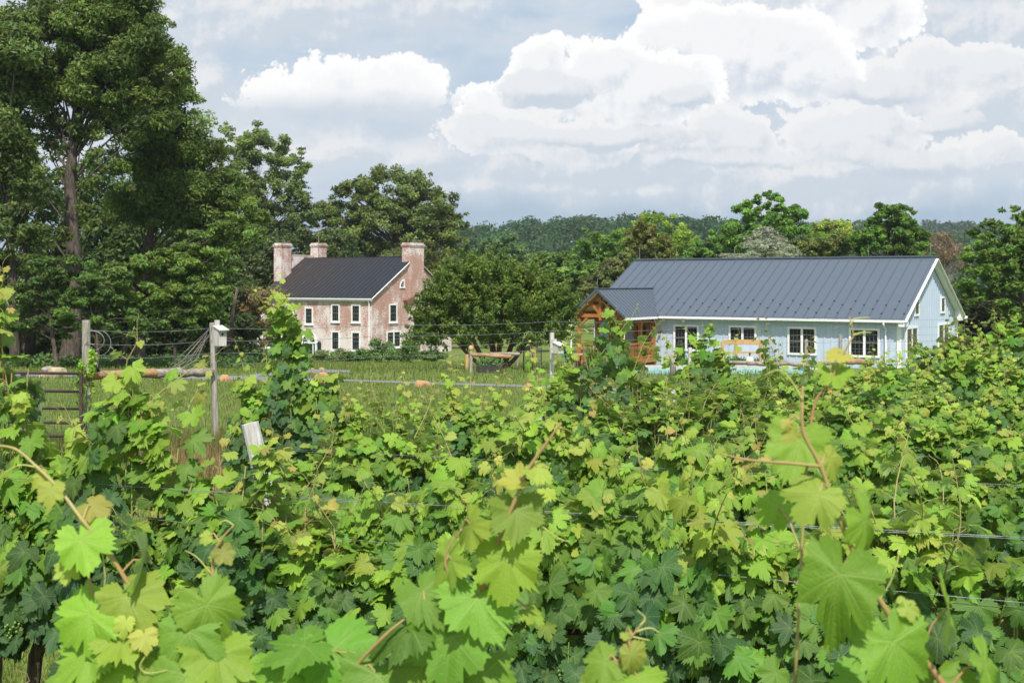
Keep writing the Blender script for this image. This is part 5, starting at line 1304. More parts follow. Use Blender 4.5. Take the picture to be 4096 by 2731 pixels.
# woven wire below
MESHW = simple('woven_wire', (.30, .31, .31), (.22, .23, .23), 20, .5, .4, .4)
mb = MB()
for (a, b) in zip(fpts[1:-1], fpts[2:]):
    pa, pb = G(a[0], a[1]), G(b[0], b[1]); pa.y -= .06; pb.y -= .06; L = (pb - pa).length
    for h in (.12, .28, .44, .62, .80, .98, 1.16): mb.tube([pa + Vector((0, 0, h)), pb + Vector((0, 0, h))], .0022, 3, cap=False)
    for s in range(int(L / .3)):
        q = pa.lerp(pb, s * .3 / L); q.z = float(gz(q.y)); mb.tube([q + Vector((0, 0, .1)), q + Vector((0, 0, 1.18))], .0018, 3, cap=False)
tag(obj('woven_wire_fence', mb.me('woven_wire_fence', True), MESHW), 'thin woven wire mesh strung between the fence posts', 'fence')
def log(label, a, b, r, mt, group='log rails of the fence'):
    a = Vector(a); b = Vector(b); k = 8; rnd = random.Random(label)
    pts = [a.lerp(b, i / k) + Vector((0, 0, rnd.uniform(-.025, .025) * (0 < i < k))) for i in range(k + 1)]
    return tag(obj('log_rail', MB().tube(pts, [r * rnd.uniform(.88, 1.08) for _ in pts], 9).me('log_rail', True), mt), label, 'log rail', group)
log('peeled orange log rail beside the gate post', P(352, 1501, 21.4), P(640, 1495, 22.6), .085, LOG)
log('grey log rail running to the left birdhouse post', P(625, 1494, 22.5), P(850, 1487, 23.4), .085, LOGG)
log('grey log rail left of the tall fence post', P(2990, 1453, 36), P(3235, 1455, 37.2), .07, LOGG)
log('bent grey-brown log rail meeting the tall fence post', P(3205, 1462, 37.0), P(3362, 1443, 37.8), .085, LOGG)
log('orange-brown log rail right of the tall fence post', P(3355, 1443, 38.2), P(3490, 1450, 39), .09, LOG)
log('thin log rail below the timber enclosure', P(2900, 1449, 40), P(3060, 1456, 40), .06, LOGG)
def birdhouse(label, px, py, w, h, d, yaw):
    c_ = P(px, py, d); r = thing('birdhouse', label, 'birdhouse', c_, yaw, 'wooden birdhouses on fence posts'); W, H = w / F * d, h / F * d
    mb = MB(); mb.prism([(-W / 2, -W * .55, -H / 2), (-W / 2, W * .55, -H / 2), (-W / 2, W * .55, H / 2), (-W / 2, -W * .55, H / 2 - W * .35)], (W, 0, 0)); obj('box', mb, GREYWOOD, r)
    mb = MB(); mb.prism([(-W * .62, -W * .95, H / 2 - W * .40), (-W * .62, W * .55, H / 2 + W * .06), (-W * .62, W * .55, H / 2 + W * .16), (-W * .62, -W * .95, H / 2 - W * .30)], (W * 1.24, 0, 0)); obj('roof', mb, GREYWOOD, r)
    mb = MB(); ring = [Vector((math.cos(a_) * W * .16, -W * .565, H * .12 + math.sin(a_) * W * .16)) for a_ in np.linspace(0, 6.283, 13)[:-1]]
    mb.prism(ring[::-1], (0, W * .03, 0)); obj('entrance_hole', mb, DKMETAL, r)
    mb = MB().box((-W * .3, W * .56, -H * .65), (W * .3, W * .72, H * .85)); obj('back_board', mb, GREYWOOD, r)
    return r
birdhouse('wooden birdhouse on the weathered post at left, before the wood', 880, 1345, 36, 76, 23.25, .75)
birdhouse('wooden birdhouse on the grey post in front of the cedar', 2232, 1392, 30, 42, 30.6, .7)
# gate
gd = 21.0
g0 = P(95, 1490, gd); gt = thing('farm_gate', 'rusty dark tube farm gate of six rails beside the gate post', 'gate', G(95, gd))
o0 = Vector(gt.location)
rly = (1490, 1562, 1631, 1688, 1742, 1794)
for i, y in enumerate(rly):
    a = P(-420, y - 8, gd - .6); b = P(322, y + 4, gd + .15)
    obj('rail', MB().tube([a - o0, b - o0], .024, 8).me('rail', True), RUST, gt)
for px in (96, 326, -200):
    a = P(px, rly[0] + 2, gd - .02 + (.15 if px > 300 else -.0)); b = P(px, rly[-1] + 3, a.y)
    mb = MB(); mb.beam(a - o0 + Vector((0, -.03, .02)), b - o0 + Vector((0, -.03, -.09)), .085 if px < 300 else .05, .03, up=(0, 1, 0)); obj('upright', mb, STEEL if px == 96 else RUST, gt)
mb = MB()
for y in range(1496, 1796, 12): mb.tube([P(-420, y - 8, gd - .63) - o0, P(322, y + 4, gd + .12) - o0], .0016, 3, cap=False)
for px in range(-410, 322, 10): mb.tube([P(px, 1492, gd - .02) - o0, P(px, 1796, gd - .02) - o0], .0014, 3, cap=False)
obj('wire_mesh', mb.me('wire_mesh', True), simple('green_mesh', (.05, .09, .08), (.06, .1, .09)), gt)
# loops and bundle of spare wire
mb = MB()
for (cx, cy, rx, ry, a0, a1, dd) in ((372, 1362, 45, 38, -2.6, 2.2, 21.3), (395, 1372, 48, 50, -1.2, 2.0, 21.35), (350, 1400, 22, 60, 2.0, 4.6, 21.35)):
    mb.tube([P(cx + rx * math.cos(t_), cy + ry * math.sin(t_), dd) for t_ in np.linspace(a0, a1, 22)], .0055, 5, cap=False)
tag(obj('wire_coil', mb.me('wire_coil', True), WIRE), 'loose loops of wire hanging on the gate post', 'wire')
mb = MB(); rnd = random.Random(5)
for i in range(9):
    a = P(835 + rnd.uniform(-6, 6), 1325 + rnd.uniform(-12, 20), 23.3); b = P(700 + rnd.uniform(-25, 25), 1465 + rnd.uniform(-10, 25), 22.8)
    mb.tube([a, a.lerp(b, .5) + Vector((rnd.uniform(-.1, .1), 0, rnd.uniform(-.15, .02))), b], .004, 4, cap=False)
tag(obj('wire_bundle', mb.me('wire_bundle', True), simple('dull_wire', (.3, .27, .25), (.2, .17, .15))), 'bundle of dead vine and wire slanting down from the birdhouse post', 'wire')
tag(obj('insulator', MB().tube([P(389, 1455, 21.3), P(393, 1488, 21.3)], .03, 8).me('insulator', True), DKMETAL), 'black plastic handle hanging beside the gate post', 'gate handle')
# creeper
def bushmesh(rng, blobs, n_, size, tint, aspect=.55, up=.5, var=.25, sig=2.4):
    cen = np.array([b[:3] for b in blobs]); rad = np.array([b[3:6] for b in blobs]); cnt = np.maximum(6, (n_ * rad.prod(1) ** .66 / (rad.prod(1) ** .66).sum()).astype(int))
    T0 = np.array(tint) * (1 + var * rng.normal(size=(len(cen), 1))).clip(.5, 1.7)
    return leaves(rng, cen, rad, cnt, size, T0, aspect=aspect, up=up, sig=sig)
rng = np.random.default_rng(90); rnd = random.Random(90)
b = G(345, 21.4); bl = []
for i in range(70):
    h = rnd.uniform(0, 1) ** 1.2; px = 345 + rnd.choice((-26, 24)) * rnd.uniform(.55, 1.2); py = 1400 + h * 330
    p_ = P(px, py if px > 345 else py + 50, 21.32 - rnd.random() * .1) - b; bl.append((p_.x, p_.y, p_.z, .07, .06, .09))
V4, Q, T = bushmesh(rng, bl, 900, .085, (.12, .20, .03), .5, .2); tag(obj('creeper', mesh('creeper', V4, [Q], tint=T), FOL, None, b), 'yellow-green creeper climbing the gate post', 'climbing plant')

# ------------------------------------------------------------------ boulders
STONE = simple('orange_sandstone', (.50, .29, .145), (.36, .21, .12), 2.2, .9, .15, bump=.5, lo=.3, hi=.7)
STONEP = simple('pale_sandstone', (.44, .37, .24), (.30, .24, .15), 2.0, .9, .15, bump=.5, lo=.3, hi=.7)
import bmesh
def boulder(label, px, bot, w, h, seed, mt, group='boulders along the gravel road', dep=.7, lift=0):
    rnd = random.Random(seed); b = hit(px, bot); W, H = w / F * b.y, h / F * b.y
    bm = bmesh.new()
    for i in range(26):
        a_ = rnd.uniform(0, 6.283); z_ = rnd.uniform(-.25, 1); rr_ = (1 - .28 * max(z_, 0)) * rnd.uniform(.8, 1)
        bm.verts.new((math.cos(a_) * W / 2 * rr_, math.sin(a_) * W * dep / 2 * rr_, z_ * H * (1 + rnd.uniform(-.12, .0))))
    bmesh.ops.convex_hull(bm, input=bm.verts)
    bmesh.ops.delete(bm, geom=[v for v in bm.verts if not v.link_faces], context='VERTS')
    bmesh.ops.bevel(bm, geom=list(bm.edges), offset=min(W, H) * .05, segments=2, affect='EDGES', profile=.6)
    bmesh.ops.triangulate(bm, faces=bm.faces[:]); bmesh.ops.subdivide_edges(bm, edges=bm.edges[:], cuts=1)
    for v in bm.verts: v.co *= 1 + rnd.uniform(-.02, .02)
    bmesh.ops.recalc_face_normals(bm, faces=bm.faces[:])
    me = bpy.data.meshes.new('boulder'); bm.to_mesh(me); bm.free()
    return tag(obj('boulder', me, mt, None, b + Vector((0, 0, lift))), label, 'boulder', group)
boulder('big pale boulder behind the farm gate', 228, 1511, 92, 50, 1, STONEP)
boulder('flat pale stone at the foot of the big pale boulder', 178, 1508, 52, 13, 2, STONEP)
boulder('small orange stone lying on top of the big pale boulder', 224, 1464, 22, 10, 3, STONE, None, .8, 0)
boulder('orange boulder right of the left birdhouse post', 900, 1525, 50, 30, 4, STONE)
boulder('large cracked orange boulder in front of the gravel patch', 1287, 1534, 86, 48, 5, STONE)
boulder('low flat-topped brown boulder left of the road bend', 1688, 1547, 78, 30, 6, STONE)
boulder('large sloping orange boulder in the grass at the centre', 2125, 1567, 82, 42, 7, STONE)
boulder('small pinkish boulder half hidden behind the tall dark vine', 2484, 1572, 28, 22, 8, STONE)
boulder('small orange stone at the far edge of the gravel patch', 1285, 1479, 28, 11, 9, STONE)
boulder('smallest orange stone at the far edge of the gravel patch', 1250, 1478, 18, 7, 10, STONE)
boulder('small orange stone left of the others behind the gravel patch', 1165, 1483, 18, 8, 11, STONE)
for (px, py, lab) in ((178, 1482, 'short cut log lying left of the big pale boulder'),):
    b = hit(px, 1500); tag(obj('cut_log', MB().tube([P(177, 1481, b.y - .1), P(205, 1474, b.y + .5)], .13, 9).me('cut_log', True), LOGG), lab, 'log')

# ------------------------------------------------------------------ shrubs in front of the brick house
SG = 'shrubs of the bed before the brick house'
def shrub(label, px, bot, w, h, d, seed, tint, size=.2, n_=2200, name='shrub', group=SG, flowers=None):
    rng = np.random.default_rng(seed); rnd = random.Random(seed)
    b = G(px, d); W, H = w / F * d, h / F * d
    zt = P(px, bot - h, d).z; H = max(.4, zt - b.z) * 1.15; r = thing(name, label, 'shrub', b, 0, group)
    bl = []
    for i in range(34):
        a_ = rnd.uniform(0, 6.283); q = rnd.uniform(0, 1) ** .5; z_ = H * (.15 + .75 * rnd.random() * (1 - .5 * q))
        bl.append((math.cos(a_) * q * W * .45, math.sin(a_) * q * W * .3, z_, W * .17, W * .15, H * .15))
    V4, Q, T = bushmesh(rng, bl, n_, size, tint, .5, .5)
    if flowers:
        k = rng.random(len(Q)) < .05; T = T.reshape(-1, 4, 3); T[k] = flowers; T = T.reshape(-1, 3)
    obj('foliage', mesh('foliage', V4, [Q], tint=T), FOL, r)
    mb = MB()
    for i in range(7): a_ = rnd.uniform(0, 6.283); mb.tube([(0, 0, 0), (math.cos(a_) * W * .12, math.sin(a_) * W * .1, H * .4), (math.cos(a_) * W * .3, math.sin(a_) * W * .2, H * .85)], [.03, .02, .008], 5, cap=False)
    obj('stem', mb.me('stem', True), BARK, r)
    return r
for i, (px, w, top, d, tint, lab) in enumerate((
    (930, 110, 1400, 88, (.055, .10, .03), 'leafy shrub with pink flowers right of the birdhouse post'),
    (870, 110, 1405, 92, (.04, .075, .025), 'dark low shrub behind the birdhouse post'),
    (1040, 100, 1392, 90, (.05, .095, .03), 'rounded shrub below the brown-leaved tree'),
    (1120, 90, 1395, 94, (.06, .105, .028), 'shrub below the left ground-floor windows'),
    (1180, 80, 1398, 96, (.045, .085, .03), 'shrub just left of the house door'),
    (1290, 110, 1400, 95, (.07, .11, .035), 'pale-flowered shrub just right of the house door'),
    (1370, 100, 1392, 96, (.075, .11, .035), 'shrub under the middle ground-floor window'),
    (1440, 100, 1396, 95, (.05, .095, .03), 'shrub under the right ground-floor window'),
    (1520, 130, 1352, 93, (.055, .10, .03), 'tall leafy shrub at the front corner of the brick house'),
    (1600, 110, 1392, 95, (.05, .09, .025), 'shrub below the lower gable window'),
    (1640, 70, 1330, 92, (.055, .10, .03), 'tall thin shrub left of the cedar'),
    (1720, 130, 1400, 96, (.04, .075, .022), 'dark shrub under the left branches of the cedar'))):
    shrub(lab, px, 1455, w, 1455 - top, d, 500 + i, tint, flowers=(.5, .2, .3) if i == 0 else ((.6, .62, .5) if i == 5 else None))
shrub('narrow evergreen shrub against the barn wall left of the first window', 2722, 1450, 36, 88, 66, 530, (.035, .075, .018), .12, 1400, 'evergreen_shrub', None)
# low growth at the foot of the wood
rng = np.random.default_rng(91); k = 460
cen = []; rad = []
for i in range(k):
    px = rng.uniform(-250, 1000); d = rng.uniform(66, 92); g = G(px, d); h = rng.uniform(.25, .75)
    cen.append((g.x, g.y, g.z + h * .5)); rad.append((.9, .9, h * .6))
V4, Q, T = leaves(rng, np.array(cen), np.array(rad), np.full(k, 90), .26, np.array((.040, .075, .022)) * rng.uniform(.6, 1.5, (k, 1)), up=.7)
stuff('undergrowth', mesh('undergrowth', V4, [Q], tint=T), FOL, 'dark leafy ground cover at the foot of the wood', 'undergrowth')
# tall border grass before the barn
rng = np.random.default_rng(92); cen = []; rad = []
for i in range(150):
    px = rng.uniform(2690, 3130); d = rng.uniform(58, 61); g = G(px, d); cen.append((g.x, g.y, P(0, 1466, d).z)); rad.append((.35, .35, .42))
V4, Q, T = leaves(rng, np.array(cen), np.array(rad), np.full(150, 46), .42, np.array((.045, .10, .022)) * rng.uniform(.7, 1.3, (150, 1)), up=.1, aspect=.14, droop=-.8, rnd=.9)
stuff('border_grass', mesh('border_grass', V4, [Q], tint=T), FOL, 'dense strappy green border grass between pool and barn', 'plants')

# ------------------------------------------------------------------ pool, enclosure and garden things
m, n, out = mat('pool_water')
t = n.new('ShaderNodeTexCoord')
w_ = n.noise(t.outputs['Object'], 1.6, 3, .5)
principled(n, out, n.mix(w_, (.12, .38, .39), (.19, .46, .46)), .25, .2, normal=n.bump(w_, .15, .05)); WATER = m
pz = CZ - 3.86
pool = thing('swimming_pool', 'turquoise swimming pool with pale coping in front of the barn', 'pool', (0, 0, pz))
xa, xb, ya_, yb_ = 4.2, 12.6, 46.6, 53.4
mb = MB(); cw = .4
mb.box((xa - cw, ya_ - cw, -1), (xb + cw, ya_, .16)); mb.box((xa - cw, yb_, -1), (xb + cw, yb_ + cw, .16)); mb.box((xa - cw, ya_, -1), (xa, yb_, .16)); mb.box((xb, ya_, -1), (xb + cw, yb_, .16))
obj('coping', mb, simple('pale_coping', (.46, .44, .40), (.38, .36, .32)), pool)
obj('water', MB().box((xa, ya_, -.9), (xb, yb_, 0)), WATER, pool)
obj('paved_edge', MB().box((xa - 3.2, ya_ - 1.4, -1), (xb + 2.5, ya_ - cw - .003, .10)), simple('pink_paving', (.46, .31, .24), (.38, .26, .2), 3), pool)
lad = MB(); c_ = P(2790, 1478, 47.5); c_.z = pz
for s in (-.28, .28): lad.tube([(c_.x + s, c_.y, pz - .2), (c_.x + s, c_.y, pz + .85), (c_.x + s, c_.y - .35, pz + .98), (c_.x + s, c_.y - .7, pz + .16)], .03, 7)
for z_ in (.1, .4): lad.tube([(c_.x - .28, c_.y, pz + z_), (c_.x + .28, c_.y, pz + z_)], .025, 6)
tag(obj('pool_ladder', lad.me('pool_ladder', True), WIRE), 'steel ladder at the edge of the pool', 'pool ladder')
pole = P(2778, 1515, 45.5); tag(obj('pool_pole', MB().tube([pole, P(2800, 1462, 47.0)], .03, 6).me('pool_pole', True), STEEL), 'grey pole leaning over the pool edge', 'pole')
# timber enclosure with tank
ed = 58.0
en = thing('timber_enclosure', 'new pine frame with pale blue back panels before the barn', 'frame', G(2980, ed)); e0 = Vector(en.location)
def ex(px, py, dd=0): return P(px, py, ed + dd) - e0
mb = MB()
xs = ((2890, 0), (3042, 0), (2945, 1.6), (3100, 1.6))
for (px, dd) in xs[:3]: mb.beam(ex(px, 1368, dd), ex(px, 1368, dd) + Vector((0, 0, -2.0)), .13, .13)
mb.beam(ex(2884, 1370), ex(3048, 1374), .08, .14); mb.beam(ex(2890, 1368), ex(2945, 1362, 1.6), .08, .12); mb.beam(ex(2945, 1362, 1.6), ex(3100, 1365, 1.6), .08, .12); mb.beam(ex(2890, 1410), ex(3042, 1410), .05, .1); mb.beam(ex(2890, 1448), ex(3042, 1450), .05, .12)
obj('frame', mb, PINE, en)
mb = MB(); mb.prism([ex(2950, 1366, 1.65), ex(3100, 1368, 1.65), ex(3100, 1368, 1.65) - Vector((0, 0, 1.9)), ex(2950, 1366, 1.65) - Vector((0, 0, 1.9))][::-1], (0, .05, 0))
mb.prism([ex(3046, 1370, .05), ex(3100, 1364, 1.6), ex(3100, 1364, 1.6) - Vector((0, 0, 1.9)), ex(3046, 1370, .05) - Vector((0, 0, 1.9))][::-1], (.05, 0, 0)); obj('panel', mb, BLUEW, en)
tk = P(2999, 1432, ed - .9); g_ = G(2999, ed - .9); r = thing('gas_tank', 'cream gas cylinder standing in front of the pine enclosure', 'gas tank', (tk.x, tk.y, g_.z))
zt_ = P(0, 1420, ed).z - g_.z
TANK = simple('cream_paint', (.66, .60, .46), (.6, .54, .42), 5, .4, .4)
obj('body', MB().tube([(0, 0, 0), (0, 0, zt_ - .22), (0, 0, zt_ - .12), (0, 0, zt_ - .04), (0, 0, zt_)], [.2, .2, .18, .12, .05], 14).me('body', True), TANK, r)
obj('valve', MB().tube([(0, 0, zt_), (0, 0, zt_ + .1)], .03, 8).sphere((0, 0, zt_ + .12), .05), DKMETAL, r)
ldr = MB()
for s in (0, .38):
    a, b2 = P(3052, 1385, 57) + Vector((s, 0, 0)), P(3110, 1530, 54) + Vector((s, 0, 0)); ldr.beam(a, b2, .05, .03)
for i in range(9): a = P(3052, 1385, 57).lerp(P(3110, 1530, 54), (i + .5) / 9); ldr.beam(a, a + Vector((.38, 0, 0)), .03, .03)
tag(obj('step_ladder', ldr, STEEL), 'aluminium ladder leaning against the blue panel of the pine enclosure', 'ladder')
# garden enclosure under the cedar
GP = 'posts of the garden under the cedar'
def gpost(label, px, top, bot, r, mt, ball=False, name='garden_post'):
    b = hit(px, bot) if bot < 1500 else G(px, 54); d = b.y
    o = post(name, label, b - Vector((0, 0, .1)), P(px, top, d), r, mt, GP)
    if ball: obj('cap', MB().sphere((0, 0, 0), r * 1.55, 9, 6, 1.1).me('cap', True), PINE, o, P(px, top - 7, d) - (b - Vector((0, 0, .1))))
    return d
gpost('weathered garden post with an orange ball cap at the left corner', 1884, 1400, 1493, .075, OLDWOOD, True)
gpost('yellow pine garden post left of the ball-capped post', 1868, 1418, 1478, .09, PINE)
gpost('short pine post leaning beside the corner of the brick house', 1803, 1441, 1470, .06, PINE)
gpost('pine garden post with a ball cap behind the rails', 2140, 1388, 1456, .08, PINE, True)
gpost('short pine post behind the dark planter', 1936, 1433, 1460, .09, PINE)
gpost('grey garden post in the middle below the log rail', 1990, 1400, 1462, .06, OLDWOOD)
gpost('grey garden post right of the planter', 2070, 1396, 1470, .06, OLDWOOD)
dg = hit(1884, 1493).y
log('peeled orange log rail of the garden under the cedar', P(1884, 1418, dg), P(2045, 1425, dg - .5), .085, LOG, None)
log('grey log rail behind the orange garden rail', P(1960, 1414, dg + 4), P(2080, 1416, dg + 4), .08, LOGG, None)
b = G(1958, dg + 1.2); pl = thing('planter_box', 'dark raised planter box under the garden log rail', 'planter', b)
W2 = 105 / F * b.y; mb = MB(); hh = P(0, 1460, b.y).z - b.z
mb.box((-W2 / 2, -.5, -.1), (W2 / 2, -.44, hh)); mb.box((-W2 / 2, .44, -.1), (W2 / 2, .5, hh)); mb.box((-W2 / 2, -.44, -.1), (-W2 / 2 + .06, .44, hh)); mb.box((W2 / 2 - .06, -.44, -.1), (W2 / 2, .44, hh))
obj('box', mb, simple('dark_timber', (.045, .035, .032), (.03, .024, .022)), pl); obj('soil', MB().box((-W2 / 2 + .06, -.44, -.1), (W2 / 2 - .06, .44, hh - .08)), simple('soil', (.05, .035, .025)), pl)
rng = np.random.default_rng(95); V4, Q, T = bushmesh(rng, [(x, 0, hh + .1, .35, .35, .25) for x in np.linspace(-W2 / 2 + .3, W2 / 2 - .3, 6)], 500, .14, (.05, .10, .03)); obj('plants', mesh('plants', V4, [Q], tint=T), FOL, pl)
b = G(2130, dg + 2); gf = MB(); gf_t = thing('garden_gate', 'black metal tube gate right of the garden planter', 'gate', b)
x1_ = 70 / F * b.y; zt_ = P(0, 1393, b.y).z - b.z
gf.tube([(-x1_ / 2, 0, 0), (-x1_ / 2, 0, zt_ - .15), (-x1_ / 2 + .12, 0, zt_), (x1_ / 2, 0, zt_), (x1_ / 2, 0, 0), (-x1_ / 2, 0, .02)], .03, 7); gf.tube([(0, 0, 0), (0, 0, zt_)], .025, 6)
obj('frame', gf.me('frame', True), DKMETAL, gf_t); mb = MB()
for i in range(9): mb.tube([(-x1_ / 2, 0, .1 + i * .15), (x1_ / 2, 0, .1 + i * .15)], .006, 4, cap=False)
for i in range(8): mb.tube([(-x1_ / 2 + i * x1_ / 8, 0, .05), (-x1_ / 2 + i * x1_ / 8, 0, zt_)], .006, 4, cap=False)
obj('wire_mesh', mb.me('wire_mesh', True), DKMETAL, gf_t)
# patio furniture
GT = simple('green_metal', (.02, .06, .055), (.015, .045, .045), 5, .45, .4)
def chair(label, px, d, rz, zfloor):
    p_ = P(px, 1500, d); p_.z = zfloor; r = thing('garden_chair', label, 'chair', p_, rz, 'green metal garden chairs')
    sb = MB()
    obj('seat', MB().box((-.24, -.23, .42), (.24, .23, .45)), GT, r)
    bk = MB()
    for x in np.linspace(-.2, .2, 7): bk.tube([(x, .22, .45), (x, .27, .70), (x, .30, .98 - 1.2 * x * x)], .012, 5, cap=False)
    bk.tube([(x, .30 + .0 * x, .98 - 1.2 * x * x) for x in np.linspace(-.24, .24, 9)], .02, 6); obj('backrest', bk.me('backrest', True), GT, r)
    for (x, y) in ((-.22, -.2), (.22, -.2), (-.22, .22), (.22, .22)): obj('leg', MB().tube([(x, y, .43), (x * 1.12, y * 1.1, 0)], .016, 6).me('leg', True), GT, r)
zp = P(0, 1497, 47).z
chair('green metal garden chair with an arched back near the porch', 2362, 47, .3, zp); chair('green metal garden chair turned sideways left of the table', 2290, 48, 1.7, zp)
tb = P(2330, 1500, 47.8); tb.z = zp; r = thing('garden_table', 'small round garden table beside the green chairs', 'table', tb)
obj('tabletop', MB().tube([(0, 0, .70), (0, 0, .74)], .38, 16), simple('wood_top', (.40, .26, .15)), r)
for a_ in (0, 2.1, 4.2): obj('leg', MB().tube([(math.cos(a_) * .1, math.sin(a_) * .1, .71), (math.cos(a_) * .33, math.sin(a_) * .33, 0)], .016, 6).me('leg', True), DKMETAL, r)
obj('patio', MB().box((tb.x - .9, 46.2, zp - 1), (tb.x + 1.2, 49, zp)), GRAVEL)['kind'] = 'structure'
b = hit(2390, 1508) if False else P(2392, 1505, 46.0); b.z = zp - .3
mb = MB(); rnd = random.Random(8)
for i in range(7): a_ = rnd.uniform(0, 6.283); mb.tube([(math.cos(a_) * .13, math.sin(a_) * .13, 0), (math.cos(a_) * .11 + rnd.uniform(-.05, .05), math.sin(a_) * .11, .6), (math.cos(a_) * .12 + rnd.uniform(-.1, .1), math.sin(a_) * .1, 1.25 + rnd.uniform(-.2, .2))], [.1, .085, .06], 7)
tag(obj('tree_stump', mb.me('tree_stump', True), simple('stump_wood', (.36, .22, .13), (.2, .12, .08), 3, stretch=(4, 4, .6)), None, b), 'cluster of brown cut stems right of the green chair', 'stump')
b = P(2690, 1500, 45.0); b.z = float(gz(45)); tag(obj('tree_stump', MB().tube([(0, 0, 0), (.03, 0, .6), (-.02, 0, P(0, 1415, 45).z - b.z)], [.13, .11, .09], 9).me('tree_stump', True), OLDWOOD, None, b), 'rough grey cut stump left of the evergreen shrub', 'stump')
b = P(2762, 1450, 60); z0_ = P(0, 1450, 60).z
r = thing('rail_fence', 'short post and rail fence standing in the border grass', 'fence', (b.x, b.y, z0_ - .8)); obj('post', MB().tube([(0, 0, 0), (0, 0, 1.2)], .09, 8), OLDWOOD, r); obj('rail', MB().tube([(0, 0, .98), (1.0, 0, .95)], .07, 8), LOG, r)
ho = MB(); ho.tube([P(2252 + 9 * math.cos(t_), 1407 + 12 * math.sin(t_) + t_ * .6, 50) for t_ in np.linspace(0, 20, 60)], .018, 5, cap=False)
tag(obj('garden_hose', ho.me('garden_hose', True), simple('green_hose', (.01, .22, .17))), 'coiled green hose hanging near the porch', 'hose')
b = P(2276, 1450, 47); b.z = P(0, 1452, 47).z; tag(obj('bucket', MB().tube([(0, 0, 0), (0, 0, .2)], [.10, .13], 12), simple('blue_plastic', (.10, .34, .52)), None, b), 'light blue bucket left of the porch', 'bucket')
tag(obj('bucket_stand', MB().box((b.x - .2, b.y - .2, float(gz(47)) - .1), (b.x + .2, b.y + .2, b.z - .003)), LOGG), 'wooden stump stand under the light blue bucket', 'stand')

# ------------------------------------------------------------------ grass blades and dry weeds
def blades(rng, pts, h, w, tint, leanv=.5):
    N = len(pts); a_ = rng.random(N) * 6.283; L = h * rng.uniform(.5, 1.3, N)
    d = np.stack([np.cos(a_), np.sin(a_), np.zeros(N)], 1); s = np.stack([-np.sin(a_), np.cos(a_), np.zeros(N)], 1)
    le = leanv * rng.random(N)
    tip = pts + d * (L * le)[:, None] + np.array([0, 0, 1.0]) * (L * np.sqrt(1 - le ** 2 * .8))[:, None]
    V3 = np.stack([pts - s * w * .5, pts + s * w * .5, tip], 1).reshape(-1, 3)
    return V3, np.arange(N * 3).reshape(N, 3), np.repeat(tint, 3, 0)
rng = np.random.default_rng(96)
def scatter(n_, d0, d1, p0, p1, pw=1.0):
    d = d0 + (d1 - d0) * rng.random(n_) ** pw; px = rng.uniform(p0, p1, n_); x = (px - 2048) / F * d
    z = gz(d, x); py = 1125 + (CZ - z) / d * F
    r0 = np.interp(px, [-300, 300, 620, 1000, 1400, 1760, 2100, 2500, 3000], [1491, 1497, 1500, 1505, 1519, 1531, 1541, 1556, 1571]); r1 = np.interp(px, [-300, 300, 620, 1000, 1400, 1760, 2100, 2500, 3000], [1504, 1508, 1514, 1521, 1526, 1539, 1550, 1566, 1583])
    q0 = np.interp(px, [1000, 1090, 1180, 1300, 1400], [1499, 1490, 1480, 1479, 1482]); q1 = np.interp(px, [1000, 1090, 1180, 1300, 1400], [1508, 1502, 1494, 1491, 1490])
    ok = ~((py > r0 + 1) & (py < r1 + 2)) & ~((py > q0 + 1) & (py < q1 + 3) & (px > 1000) & (px < 1400))
    return np.stack([x, d, z], 1)[ok]
parts_ = []
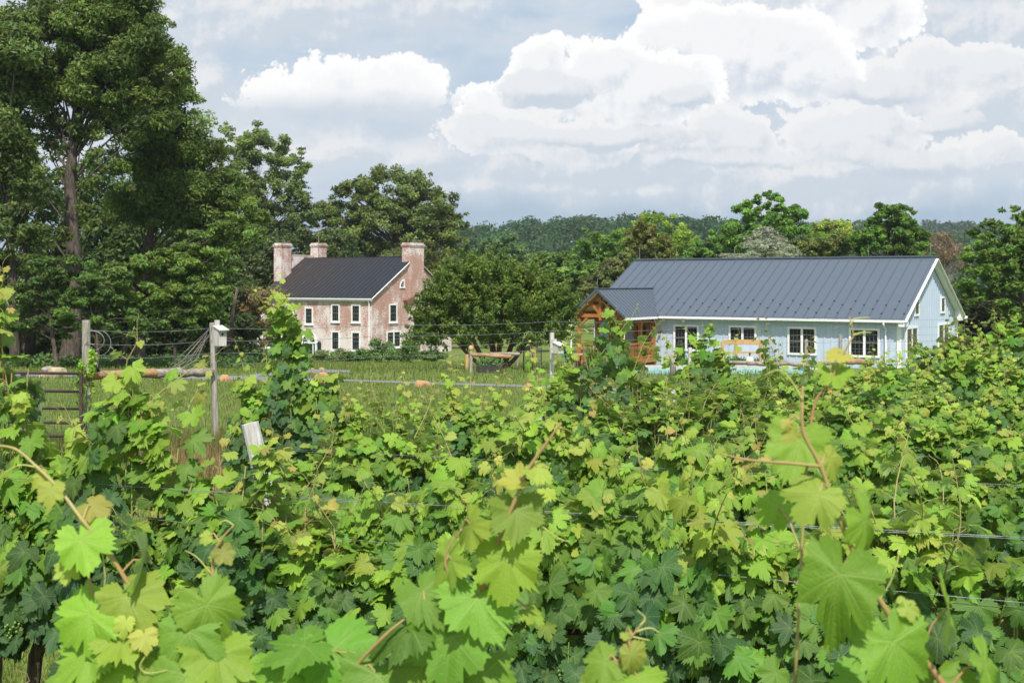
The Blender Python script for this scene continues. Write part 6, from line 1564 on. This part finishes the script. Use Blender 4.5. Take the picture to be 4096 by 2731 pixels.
def add_grass(n_, d0, d1, p0, p1, h, w, tint, var=.3, lean=.6, pw=1.0, yel=.25):
    p_ = scatter(n_, d0, d1, p0, p1, pw); n_ = len(p_); t_ = np.array(tint) * rng.uniform(1 - var, 1 + var, (n_, 1)); t_ = np.where(rng.random((n_, 1)) < yel, t_ * np.array([1.7, 1.15, 1.3]), t_)
    parts_.append(blades(rng, p_, h, w, t_, lean))
add_grass(60000, 4, 20, -500, 2600, .10, .010, (.125, .172, .034), .35, .8)
add_grass(60000, 20, 42, -300, 3300, .12, .015, (.125, .178, .034), .35, .6)
add_grass(16000, 20.2, 23, -300, 1600, .34, .012, (.13, .175, .04), .35, .6)
add_grass(30000, 42, 95, -400, 3200, .20, .035, (.118, .172, .034), .3, .7)
b_ = 0; VV, TT, CC = [], [], []
for (v, t_, c_) in parts_: VV.append(v); TT.append(t_ + b_); CC.append(c_); b_ += len(v)
stuff('grass', mesh('grass', np.concatenate(VV), [np.concatenate(TT)], tint=np.concatenate(CC)), FOL, 'short green lawn and meadow grass', 'grass')
parts_ = []
add_grass(3500, 18, 20.5, 560, 1500, .32, .012, (.30, .24, .115), .3, .8, 1, .2)
add_grass(2000, 15.0, 17.5, 1900, 2300, .40, .012, (.34, .25, .11), .3, .8, 1, .2)
add_grass(5000, 12.5, 16.5, 650, 1300, .22, .010, (.26, .22, .10), .3, .8, 1, .2)
add_grass(500, 18, 21.5, 500, 1200, .7, .012, (.17, .12, .06), .3, .5, 1, .2)
b_ = 0; VV, TT, CC = [], [], []
for (v, t_, c_) in parts_: VV.append(v); TT.append(t_ + b_); CC.append(c_); b_ += len(v)
stuff('dry_weeds', mesh('dry_weeds', np.concatenate(VV), [np.concatenate(TT)], tint=np.concatenate(CC)), FOL, 'dry brown weeds along the foot of the fence', 'weeds')
# ------------------------------------------------------------------ haze
m, n, out = mat('haze_air')
pv_ = n.new('ShaderNodeVolumePrincipled')
pv_.inputs['Color'].default_value = (.80, .87, .95, 1); pv_.inputs['Density'].default_value = .00015; pv_.inputs['Anisotropy'].default_value = .2
n.l.new(pv_.outputs[0], out.inputs['Volume'])
stuff('haze', MB().box((-2300, -90, -9), (2300, 2960, 75)), m, 'thin summer haze in the air over the valley', 'haze')
